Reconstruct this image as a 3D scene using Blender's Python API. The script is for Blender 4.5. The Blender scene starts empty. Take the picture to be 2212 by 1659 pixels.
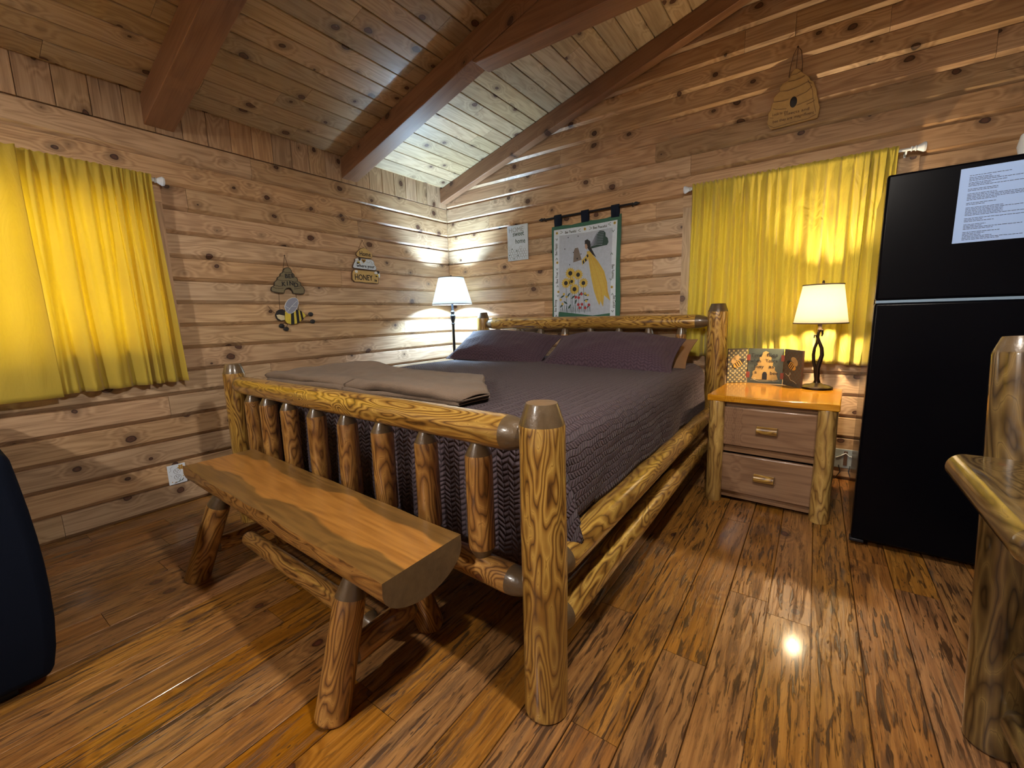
import bpy, math, random
from mathutils import Vector, Matrix, noise
R0 = random.Random(7)
S = bpy.context.scene
C = S.collection

# ---------------------------------------------------------------- camera, world, exposure
def look_axes(yaw, pit, roll):
    f = Vector((-math.sin(yaw)*math.cos(pit), math.cos(yaw)*math.cos(pit), -math.sin(pit)))
    r = Vector((math.cos(yaw), math.sin(yaw), 0)); u = r.cross(f)
    return r*math.cos(roll)+u*math.sin(roll), u*math.cos(roll)-r*math.sin(roll), f
r_, u_, f_ = look_axes(0.616649844, 0.156517539, -0.0269451217)
cam = bpy.data.objects.new('camera', bpy.data.cameras.new('camera'))
C.objects.link(cam)
M = Matrix(((r_.x, u_.x, -f_.x), (r_.y, u_.y, -f_.y), (r_.z, u_.z, -f_.z))).to_4x4()
M.translation = (3.22915, -3.459146, 1.12715)
cam.matrix_world = M
cam.data.sensor_fit = 'HORIZONTAL'; cam.data.sensor_width = 36; cam.data.lens = 15.043
cam.data.clip_start = 0.02
S.camera = cam
S.view_settings.view_transform = 'Standard'; S.view_settings.look = 'None'
S.view_settings.gamma = 1; S.view_settings.use_curve_mapping = False
S.view_settings.exposure = EXPOSURE = 0.75
W = bpy.data.worlds.new('sky'); S.world = W; W.use_nodes = True
bg = W.node_tree.nodes['Background']
bg.inputs[0].default_value = (0.80, 0.90, 1.0, 1); bg.inputs[1].default_value = 3.8
LEFT_WIN = (-3.60, -2.49, 1.00, 1.85)      # y0,y1,z0,z1 of the opening
BACK_WIN = (2.407, 3.61, 1.00, 1.88)        # x0,x1,z0,z1
def portal(loc, rot, sx, sz):
    l = bpy.data.lights.new('window_daylight', 'AREA'); l.shape = 'RECTANGLE'; l.size = sx; l.size_y = sz
    l.cycles.is_portal = True
    o = bpy.data.objects.new('window_daylight', l); C.objects.link(o); o.location = loc; o.rotation_euler = rot
portal((-0.16, -3.045, 1.425), (0, math.radians(-90), 0), 0.85, 1.11)
portal((3.01, 0.16, 1.44), (math.radians(-90), 0, 0), 1.18, 0.88)
S.cycles.use_denoising = True
S.cycles.max_bounces = 10; S.cycles.diffuse_bounces = 5; S.cycles.glossy_bounces = 4; S.cycles.transmission_bounces = 8
S.cycles.sample_clamp_indirect = 6.0
TABLE_BULB, FLOOR_BULB, CEIL_BULB = 1080.0, 1150.0, 700.0

# ---------------------------------------------------------------- node helpers
class G:
    def __init__(s, name):
        s.m = bpy.data.materials.new(name); s.m.use_nodes = True; s.nt = s.m.node_tree
        s.nt.nodes.clear(); s.out = s.nt.nodes.new('ShaderNodeOutputMaterial')
    def n(s, t, **k):
        nd = s.nt.nodes.new(t)
        for a, v in k.items(): setattr(nd, a, v)
        return nd
    def put(s, sock, v):
        if v is None: return
        if isinstance(v, bpy.types.NodeSocket): s.nt.links.new(v, sock)
        elif isinstance(v, (tuple, list)) and len(v) == 3 and sock.type == 'RGBA': sock.default_value = (*v, 1)
        else: sock.default_value = v
    def math(s, op, a, b=None, c=None, clamp=False):
        nd = s.n('ShaderNodeMath', operation=op, use_clamp=clamp)
        for i, v in enumerate((a, b, c)): s.put(nd.inputs[i], v)
        return nd.outputs[0]
    def vmath(s, op, a, b=None, sc=None):
        nd = s.n('ShaderNodeVectorMath', operation=op); s.put(nd.inputs[0], a)
        if b is not None: s.put(nd.inputs[1], b)
        if sc is not None: s.put(nd.inputs['Scale'], sc)
        return nd.outputs['Value'] if op == 'LENGTH' else nd.outputs[0]
    def mix(s, f, a, b, mode='MIX'):
        nd = s.n('ShaderNodeMix', data_type='RGBA', blend_type=mode)
        s.put(nd.inputs['Factor'], f); s.put(nd.inputs[6], a); s.put(nd.inputs[7], b)
        return nd.outputs[2]
    def ramp(s, f, stops, interp='LINEAR'):
        nd = s.n('ShaderNodeValToRGB'); s.put(nd.inputs[0], f); cr = nd.color_ramp; cr.interpolation = interp
        while len(cr.elements) < len(stops): cr.elements.new(0.5)
        for e, (p, c) in zip(cr.elements, stops):
            e.position = p; e.color = (*c, 1) if isinstance(c, tuple) else (c, c, c, 1)
        return nd.outputs[0]
    def rng(s, v, a, b, c=0.0, d=1.0, smooth=True):
        nd = s.n('ShaderNodeMapRange', interpolation_type='SMOOTHSTEP' if smooth else 'LINEAR')
        for i, x in enumerate((v, a, b, c, d)): s.put(nd.inputs[i], x)
        return nd.outputs[0]
    def attr(s, name, which='Vector'): return s.n('ShaderNodeAttribute', attribute_name=name).outputs[which]
    def obj(s): return s.n('ShaderNodeTexCoord').outputs['Object']
    def rnd(s): return s.n('ShaderNodeObjectInfo').outputs['Random']
    def noise(s, v, sc=1.0, det=2.0, rough=0.5, dist=0.0, which=0):
        nd = s.n('ShaderNodeTexNoise'); s.put(nd.inputs['Vector'], v)
        for k, x in (('Scale', sc), ('Detail', det), ('Roughness', rough), ('Distortion', dist)): s.put(nd.inputs[k], x)
        return nd.outputs[which]
    def voro(s, v, sc=1.0, rnd=1.0, feat='F1', which='Distance'):
        nd = s.n('ShaderNodeTexVoronoi', feature=feat); s.put(nd.inputs['Vector'], v)
        s.put(nd.inputs['Scale'], sc); s.put(nd.inputs['Randomness'], rnd)
        return nd.outputs[which]
    def bump(s, h, strength=0.3, dist=0.01, normal=None):
        nd = s.n('ShaderNodeBump'); s.put(nd.inputs['Height'], h)
        nd.inputs['Strength'].default_value = strength; nd.inputs['Distance'].default_value = dist
        s.put(nd.inputs['Normal'], normal)
        return nd.outputs[0]
    def bsdf(s, col, rough=0.5, normal=None, **k):
        nd = s.n('ShaderNodeBsdfPrincipled'); s.put(nd.inputs['Base Color'], col); s.put(nd.inputs['Roughness'], rough)
        s.put(nd.inputs['Normal'], normal)
        for a, v in k.items(): s.put(nd.inputs[a.replace('_', ' ')], v)
        return nd.outputs[0]
    def end(s, sh): s.nt.links.new(sh, s.out.inputs[0]); return s.m

def stretched(g, v, a, c, d): return g.vmath('MULTIPLY', v, (a, c, d))
def plain(name, col, rough=0.5, **k):
    g = G(name); return g.end(g.bsdf(col, rough, **k))

def knots(g, v, per_m, r, flat=False):
    """distance to the nearest knot centre in metres, and a 0..1 halo round it"""
    wob = g.noise(v, 22.0, 1.0)
    nd = g.n('ShaderNodeTexVoronoi', voronoi_dimensions='2D' if flat else '3D'); g.put(nd.inputs['Vector'], stretched(g, v, 0.8, 1, 1)); g.put(nd.inputs['Scale'], per_m)
    D = g.math('DIVIDE', nd.outputs['Distance'], per_m)
    D = g.math('ADD', D, g.math('MULTIPLY', g.math('SUBTRACT', wob, 0.5), r*0.9))
    if flat:      # knots differ in size, some cells have none
        sp = g.n('ShaderNodeSeparateColor'); g.put(sp.inputs[0], nd.outputs['Color'])
        D = g.math('ADD', D, g.math('MULTIPLY', g.math('POWER', sp.outputs[0], 1.5), r*1.6))
    return D, g.rng(D, 0.0, r*4.5, 1.0, 0.0)

def pine(name, light, mid, dark, knot, per_m=4.6, r=0.021, rough=0.5, rings=26.0, tonevar=0.35, coat=0.0, extra=None, bump=0.25, halo_k=0.3, ringk=0.26):
    g = G(name); v = g.attr('gc'); tone = g.attr('tone', 'Fac')
    D, halo = knots(g, v, per_m, r, True)
    F = g.math('ADD', g.noise(stretched(g, v, 1.1, 11, 11), 1.0, 2.0, 0.45), g.math('MULTIPLY', halo, halo_k))
    ring = g.math('MULTIPLY_ADD', g.math('SINE', g.math('MULTIPLY', F, rings*2)), 0.5, 0.5)
    streak = g.noise(stretched(g, v, 5, 190, 190), 1.0, 3.0, 0.6)
    blot = g.noise(stretched(g, v, 1.6, 5, 5), 1.0, 2.0)
    f = g.math('ADD', g.math('MULTIPLY', ring, ringk), g.math('MULTIPLY', streak, 1.06-ringk))
    col = g.ramp(f, [(0.12, dark), (0.50, mid), (0.85, light)])
    col = g.mix(g.rng(blot, 0.42, 0.75, 0.0, 0.55), col, g.mix(0.5, col, dark), 'MIX')
    tn = g.math('MULTIPLY_ADD', tone, tonevar, 1.0-tonevar*0.5)
    hs = g.n('ShaderNodeHueSaturation'); g.put(hs.inputs['Hue'], g.math('MULTIPLY_ADD', g.math('FRACT', g.math('MULTIPLY', tone, 7.31)), -0.008, 0.504))
    g.put(hs.inputs['Saturation'], g.math('MULTIPLY_ADD', g.math('FRACT', g.math('MULTIPLY', tone, 3.7)), 0.2, 0.9))
    g.put(hs.inputs['Value'], tn); g.put(hs.inputs['Color'], col); col = hs.outputs[0]
    col = g.mix(g.rng(D, r*2.6, r*0.9, 0.0, 0.55), col, g.mix(0.6, dark, knot))
    kc = g.ramp(g.math('DIVIDE', D, r), [(0.0, tuple(x*1.3 for x in knot)), (0.55, tuple(x*2.4 for x in knot)), (0.8, tuple(x*1.3 for x in knot)), (1.0, tuple(x*0.5 for x in knot))])
    col = g.mix(g.rng(D, r*1.05, r*0.92), col, kc)
    crack = g.rng(g.noise(stretched(g, v, 1.3, 42, 42), 1.0, 3.0, 0.55, 0.4), 0.735, 0.765)
    col = g.mix(g.math('MULTIPLY', crack, 0.7), col, knot)
    h = g.math('SUBTRACT', g.math('MULTIPLY', streak, 0.5), g.math('MULTIPLY', crack, 0.8))
    if extra: col, h, rough = extra(g, v, col, h, rough)
    return g.end(g.bsdf(col, rough, g.bump(h, bump, 0.004), Coat_Weight=coat, Coat_Roughness=0.12))

def lacquered(name, light, mid, dark, rough=0.28, coat=0.9, freq=9.0, coat_rough=0.1):
    """peeled and varnished log: meandering growth rings cut by the surface"""
    g = G(name); v = g.attr('gc')
    D, halo = knots(g, v, 4.2, 0.014)
    big = g.noise(stretched(g, v, 2.0, 10.5, 10.5), 1.0, 2.0, 0.5, 0.35)
    wig = g.noise(stretched(g, v, 7, 26, 26), 1.0, 2.0, 0.5)
    F = g.math('ADD', g.math('MULTIPLY', big, freq), g.math('MULTIPLY', wig, 0.85))
    F = g.math('ADD', F, g.math('MULTIPLY', halo, 2.6))
    p = g.math('PINGPONG', g.math('MULTIPLY', F, 1.9), 0.5)
    p = g.math('MULTIPLY', p, 2.0)
    col = g.ramp(p, [(0.0, dark), (0.13, tuple(d*0.5+m*0.5 for d, m in zip(dark, mid))), (0.32, mid), (0.7, tuple(l*0.45+m*0.55 for l, m in zip(light, mid))), (0.94, light), (1.0, mid)])
    streak = g.noise(stretched(g, v, 5, 130, 130), 1.0, 2.0, 0.6)
    col = g.mix(g.rng(streak, 0.5, 0.75, 0.0, 0.35), col, dark)
    blot = g.noise(stretched(g, v, 2.2, 5, 5), 1.0, 2.0)
    col = g.mix(g.rng(blot, 0.45, 0.72, 0.0, 0.45), col, g.mix(0.5, mid, dark))
    col = g.mix(g.rng(D, 0.016, 0.011), col, g.ramp(g.math('MULTIPLY', D, 70.0), [(0.0, (0.05, 0.02, 0.01)), (0.6, (0.14, 0.05, 0.02)), (1.0, (0.03, 0.012, 0.006))]))
    crack = g.rng(g.noise(stretched(g, v, 0.9, 30, 30), 1.0, 2.0, 0.5, 0.2), 0.755, 0.775)
    col = g.mix(g.math('MULTIPLY', crack, 0.75), col, (0.02, 0.01, 0.006))
    h = g.math('ADD', g.math('MULTIPLY', big, 0.6), g.math('MULTIPLY', streak, 0.06))
    return g.end(g.bsdf(col, rough, g.bump(h, 0.35, 0.02), Coat_Weight=coat, Coat_Roughness=coat_rough))

def cutwood(name, a, b, rough=0.35, coat=0.6):
    g = G(name); v = g.attr('gc')
    n = g.noise(stretched(g, v, 40, 40, 40), 1.0, 3.0, 0.6); n2 = g.noise(v, 9.0, 2.0)
    col = g.mix(g.math('MULTIPLY_ADD', n, 0.7, g.math('MULTIPLY', n2, 0.3)), a, b)
    return g.end(g.bsdf(col, rough, g.bump(n, 0.35, 0.006), Coat_Weight=coat, Coat_Roughness=0.15))

WALL = pine('knotty_pine_wall', (0.62, 0.435, 0.265), (0.475, 0.312, 0.178), (0.235, 0.135, 0.070), (0.045, 0.02, 0.012), rough=0.42, coat=0.12)
CEIL = pine('knotty_pine_ceiling', (0.56, 0.42, 0.25), (0.45, 0.325, 0.18), (0.24, 0.15, 0.075), (0.05, 0.022, 0.012), rough=0.45, coat=0.1)
BEAM = pine('stained_beam_wood', (0.32, 0.180, 0.105), (0.25, 0.135, 0.075), (0.15, 0.075, 0.040), (0.03, 0.012, 0.008), per_m=2.2, r=0.02, rough=0.45, tonevar=0.1, halo_k=1.2, rings=14)
DRAWER = pine('brown_pine_drawer', (0.34, 0.205, 0.115), (0.26, 0.148, 0.080), (0.135, 0.066, 0.034), (0.055, 0.02, 0.012), per_m=2.6, r=0.012, rough=0.3, coat=0.5, rings=20, halo_k=1.0)
TOPW = pine('amber_pine_top', (0.62, 0.33, 0.07), (0.50, 0.235, 0.04), (0.30, 0.11, 0.02), (0.10, 0.03, 0.01), per_m=3.2, r=0.01, rough=0.2, coat=0.9, halo_k=1.0)
LOG = lacquered('varnished_log', (0.60, 0.39, 0.09), (0.30, 0.152, 0.028), (0.065, 0.027, 0.008))
LOGD = lacquered('varnished_log_brown', (0.50, 0.275, 0.075), (0.27, 0.125, 0.032), (0.07, 0.028, 0.010), coat=0.7)
LOGP = lacquered('varnished_log_pale', (0.56, 0.38, 0.12), (0.36, 0.215, 0.06), (0.13, 0.065, 0.02), coat=0.8, freq=5.0)
LOGO = lacquered('varnished_log_olive_shaded', (0.19, 0.125, 0.042), (0.085, 0.051, 0.017), (0.025, 0.014, 0.006), freq=5.5, coat_rough=0.06)  # olive darkened further, standing in for the little light the chair gets
TAPER = cutwood('planed_log_end', (0.155, 0.103, 0.052), (0.042, 0.028, 0.016))
ENDG = cutwood('end_grain', (0.24, 0.15, 0.075), (0.10, 0.06, 0.03))

def floor_extra(g, v, col, h, rough):
    area = g.noise(stretched(g, v, 0.9, 3.0, 3.0), 1.0, 2.0)
    pits = g.noise(stretched(g, v, 7, 70, 70), 1.0, 3.0, 0.6, 0.6)
    pm = g.math('MULTIPLY', g.rng(pits, 0.54, 0.62), g.rng(area, 0.36, 0.54))
    wear = g.rng(g.noise(stretched(g, v, 2.4, 26, 26), 1.0, 6.0, 0.72, 0.5), 0.51, 0.63)
    col = g.mix(g.math('MULTIPLY', wear, 0.62), col, (0.085, 0.040, 0.016))
    col = g.mix(g.math('MULTIPLY', pm, 0.85), col, (0.03, 0.013, 0.006))
    fine = g.rng(g.noise(stretched(g, v, 11, 95, 95), 1.0, 4.0, 0.7, 0.8), 0.53, 0.64)
    col = g.mix(g.math('MULTIPLY', fine, 0.5), col, (0.06, 0.026, 0.009))
    spots = g.rng(g.voro(stretched(g, v, 26, 60, 60), 1.0), 0.20, 0.10)
    spots = g.math('MULTIPLY', spots, g.rng(g.noise(stretched(g, v, 3, 9, 9), 1.0, 1.0), 0.50, 0.62))
    col = g.mix(g.math('MULTIPLY', spots, 0.8), col, (0.03, 0.014, 0.008))
    stain = g.rng(g.noise(stretched(g, v, 1.3, 6.5, 6.5), 1.0, 4.0, 0.6, 0.3), 0.655, 0.70)
    col = g.mix(g.math('MULTIPLY', stain, 0.8), col, (0.045, 0.043, 0.042))
    h = g.math('SUBTRACT', h, g.math('ADD', g.math('MULTIPLY', pm, 1.2), g.math('MULTIPLY', wear, 0.5)))
    rg = g.math('ADD', 0.33, g.math('ADD', g.math('MULTIPLY', wear, 0.18), g.math('MULTIPLY', area, 0.12)))
    return col, h, rg
FLOOR = pine('worn_amber_floorboards', (0.43, 0.205, 0.048), (0.29, 0.122, 0.024), (0.13, 0.052, 0.012), (0.05, 0.016, 0.008), per_m=2.4, r=0.022, rough=0.3, tonevar=0.22, coat=0.25, extra=floor_extra, bump=0.5)

def slab_mat():
    g = G('split_log_seat'); v = g.attr('gc')
    sp = g.n('ShaderNodeSeparateXYZ'); g.put(sp.inputs[0], v); a, c = sp.outputs[0], sp.outputs[1]
    edge = g.math('MULTIPLY', g.math('SUBTRACT', g.noise(stretched(g, v, 3.0, 3, 2), 1.0, 2.0, 0.45), 0.5), 0.20)
    m = g.math('ABSOLUTE', g.math('ADD', g.math('SUBTRACT', c, 0.005), edge))
    heart = g.rng(m, 0.082, 0.068)
    streak = g.noise(stretched(g, v, 4, 90, 90), 1.0, 3.0, 0.6)
    D, halo = knots(g, v, 3.0, 0.013)
    F = g.math('ADD', g.noise(stretched(g, v, 1.2, 10, 10), 1.0, 2.0, 0.5), g.math('MULTIPLY', halo, 0.8))
    ring = g.math('MULTIPLY_ADD', g.math('SINE', g.math('MULTIPLY', F, 45.0)), 0.5, 0.5)
    f = g.math('ADD', g.math('MULTIPLY', ring, 0.25), g.math('MULTIPLY', streak, 0.75))
    inner = g.ramp(f, [(0.2, (0.28, 0.115, 0.020)), (0.8, (0.46, 0.215, 0.045))])
    outer = g.ramp(f, [(0.2, (0.105, 0.052, 0.014)), (0.8, (0.235, 0.125, 0.032))])
    col = g.mix(heart, outer, inner)
    col = g.mix(g.rng(D, 0.014, 0.010), col, (0.07, 0.012, 0.006))
    return g.end(g.bsdf(col, 0.32, g.bump(f, 0.25, 0.004), Coat_Weight=0.45, Coat_Roughness=0.2))
SEAT = slab_mat()

def curtain_mat(name, tint, trans, crease=0.6, thin=0.24):
    g = G(name); o = g.attr('gc')
    wv = g.noise(stretched(g, o, 900, 900, 1), 1.0, 1.0)
    cr = g.noise(stretched(g, o, 8, 3.5, 1), 1.0, 4.0, 0.55, 1.2)
    nrm = g.bump(g.math('ADD', g.math('MULTIPLY', cr, 1.0), g.math('MULTIPLY', wv, 0.01)), crease, 0.05)
    b = g.bsdf(tint, 0.75, nrm, Sheen_Weight=0.3)
    t = g.n('ShaderNodeBsdfTranslucent'); g.put(t.inputs['Color'], trans); g.put(t.inputs['Normal'], nrm)
    mx = g.n('ShaderNodeMixShader'); mx.inputs[0].default_value = thin
    g.nt.links.new(b, mx.inputs[1]); g.nt.links.new(t.outputs[0], mx.inputs[2])
    return g.end(mx.outputs[0])
CURT = curtain_mat('yellow_curtain_cloth', (0.62, 0.53, 0.07), (0.95, 0.71, 0.03))

CURTL = curtain_mat('yellow_curtain_smooth', (0.58, 0.50, 0.075), (0.95, 0.68, 0.03), 0.16, 0.42)
def quilt_mat(name, a, b, sc=1.0, bk=1.0):
    g = G(name); v = g.attr('gc')
    w = g.vmath('ADD', v, g.vmath('SCALE', g.noise(v, 9.0*sc, 2.0, which=1), None, 0.035))
    sp = g.n('ShaderNodeSeparateXYZ'); g.put(sp.inputs[0], w)
    zig = g.math('PINGPONG', g.math('MULTIPLY', sp.outputs[0], 21*sc), 0.5)
    row = g.math('ADD', g.math('MULTIPLY', sp.outputs[1], 54*sc), g.math('MULTIPLY', zig, 1.5))
    rdg = g.math('ABSOLUTE', g.math('SINE', g.math('MULTIPLY', row, math.pi)))
    brk = g.rng(g.math('PINGPONG', g.math('MULTIPLY', sp.outputs[0], 21*sc), 0.5), 0.0, 0.09)
    brk = g.math('MINIMUM', brk, g.rng(g.math('PINGPONG', g.math('MULTIPLY', sp.outputs[0], 21*sc), 0.5), 0.5, 0.41))
    fine = g.noise(v, 500, 1.0)
    puff = g.math('MULTIPLY', g.math('POWER', rdg, 0.6), g.math('MULTIPLY_ADD', brk, 0.5, 0.5))
    col = g.mix(puff, a, b)
    col = g.mix(g.math('MULTIPLY', fine, 0.3), col, b)
    return g.end(g.bsdf(col, 0.8, g.bump(g.math('ADD', puff, g.math('MULTIPLY', fine, 0.05)), bk*0.75, 0.010), Sheen_Weight=0.06, Sheen_Roughness=0.4, Specular_IOR_Level=0.2))
QUILT = quilt_mat('quilted_plum_cotton', (0.034, 0.022, 0.028), (0.100, 0.073, 0.086))
SHAM = quilt_mat('quilted_plum_sham', (0.026, 0.015, 0.024), (0.080, 0.050, 0.069), 1.25, 0.55)
def fleece_mat():
    g = G('taupe_fleece'); v = g.attr('gc')
    n = g.noise(v, 160, 3.0, 0.7); n2 = g.noise(v, 12, 3.0)
    col = g.mix(n2, (0.11, 0.074, 0.050), (0.23, 0.16, 0.11))
    col = g.mix(g.math('MULTIPLY', n, 0.4), col, (0.28, 0.205, 0.145))
    return g.end(g.bsdf(col, 0.9, g.bump(g.math('ADD', n, n2), 0.8, 0.008), Sheen_Weight=0.12))
FLEECE = fleece_mat()
def cloth(name, col, sc=300, k=0.25):
    g = G(name); v = g.obj(); n = g.noise(v, sc, 2.0, 0.6)
    return g.end(g.bsdf(g.mix(n, tuple(x*(1-k) for x in col), tuple(x*(1+k) for x in col)), 0.9, g.bump(n, 0.25, 0.003), Sheen_Weight=0.0, Specular_IOR_Level=0.15))
SHEET = cloth('white_sheet', (0.62, 0.60, 0.62)); NAVY = cloth('navy_upholstery', (0.0022, 0.0050, 0.0140), 500)
TANC = cloth('tan_pillowcase', (0.24, 0.14, 0.075))
def shade_mat(name, col, tr):
    g = G(name); o = g.obj(); n = g.noise(stretched(g, o, 260, 260, 120), 1.0, 3.0, 0.7)
    c = g.mix(g.math('MULTIPLY', n, 0.5), col, tuple(x*0.62 for x in col))
    d = g.n('ShaderNodeBsdfDiffuse'); g.put(d.inputs[0], c)
    t = g.n('ShaderNodeBsdfTranslucent'); g.put(t.inputs[0], g.mix(g.math('MULTIPLY', n, 0.4), tr, tuple(x*0.7 for x in tr)))
    mx = g.n('ShaderNodeMixShader'); mx.inputs[0].default_value = 0.72
    g.nt.links.new(d.outputs[0], mx.inputs[1]); g.nt.links.new(t.outputs[0], mx.inputs[2])
    return g.end(mx.outputs[0])
SHADE = shade_mat('linen_lamp_shade', (0.85, 0.84, 0.80), (0.95, 0.93, 0.88))
def glow(name, col, k):
    g = G(name); e = g.n('ShaderNodeEmission'); g.put(e.inputs[0], col); e.inputs[1].default_value = k
    return g.end(e.outputs[0])
BULB_W = glow('warm_bulb', (1.0, 0.74, 0.42), TABLE_BULB)
BULB_C = glow('cool_bulb', (0.47, 0.73, 1.0), FLOOR_BULB)
BULB_R = glow('ceiling_globe', (1.0, 0.90, 0.78), CEIL_BULB)
BULB_F = glow('fill_bulb', (1.0, 0.92, 0.82), CEIL_BULB*1.4)
BRONZE = plain('dark_bronze', (0.045, 0.030, 0.022), 0.28, Metallic=0.85)
IRON = plain('black_iron', (0.012, 0.013, 0.018), 0.45, Metallic=0.3)
TRIMB = plain('shade_binding', (0.10, 0.07, 0.05), 0.7)
def fridge_mat():
    g = G('black_appliance'); n = g.noise(g.obj(), 380, 2.0)
    return g.end(g.bsdf((0.0012, 0.0014, 0.003), 0.28, g.bump(n, 0.08, 0.002), Specular_IOR_Level=0.10))
FRIDGE = fridge_mat(); FSIDE = plain('black_appliance_side', (0.005, 0.006, 0.012), 0.16)
GASKET = plain('pale_door_trim', (0.20, 0.30, 0.42), 0.35)
PAPER = plain('cool_lit_paper', (0.30, 0.45, 0.78), 0.6); INK = plain('black_ink', (0.012, 0.012, 0.016), 0.7)  # cool light on the notice sheet is put into the paper's blue
WHITEM = plain('white_enamel', (0.70, 0.78, 0.86), 0.25); WHITEP = plain('white_plastic', (0.74, 0.82, 0.92), 0.35)
GLASS = G('window_glass'); GLASS = GLASS.end(GLASS.bsdf((1, 1, 1), 0.0, Transmission_Weight=1.0, IOR=1.05))
STRING = plain('brown_twine', (0.07, 0.035, 0.02), 0.8)
def paint(name, col, k=0.18, rough=0.6, sc=40):
    g = G(name); n = g.noise(g.obj(), sc, 3.0, 0.6)
    return g.end(g.bsdf(g.mix(n, tuple(x*(1-k) for x in col), tuple(x*(1+k) for x in col)), rough, g.bump(n, 0.2, 0.002)))
P = {k: paint('paint_'+k, c) for k, c in dict(
    tan=(0.42, 0.27, 0.10), hive=(0.17, 0.145, 0.085), hiveline=(0.03, 0.022, 0.014), yellow=(0.62, 0.50, 0.06), cream=(0.62, 0.55, 0.34), black=(0.010, 0.010, 0.013),
    wing=(0.24, 0.27, 0.36), white=(0.70, 0.74, 0.76), skywhite=(0.60, 0.70, 0.80), honey=(0.52, 0.36, 0.13), gold=(0.50, 0.27, 0.04), green=(0.025, 0.115, 0.075),
    leaf=(0.02, 0.06, 0.05), skyblue=(0.40, 0.47, 0.58), grayhive=(0.16, 0.13, 0.11), red=(0.34, 0.03, 0.035), brown=(0.09, 0.045, 0.025), skirt=(0.52, 0.38, 0.07),
    teal=(0.075, 0.095, 0.075), checkd=(0.075, 0.07, 0.05), checkl=(0.38, 0.31, 0.14), rust=(0.24, 0.045, 0.02), skin=(0.40, 0.26, 0.19), grey=(0.30, 0.34, 0.36), hivegold=(0.50, 0.33, 0.10)).items()}

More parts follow.
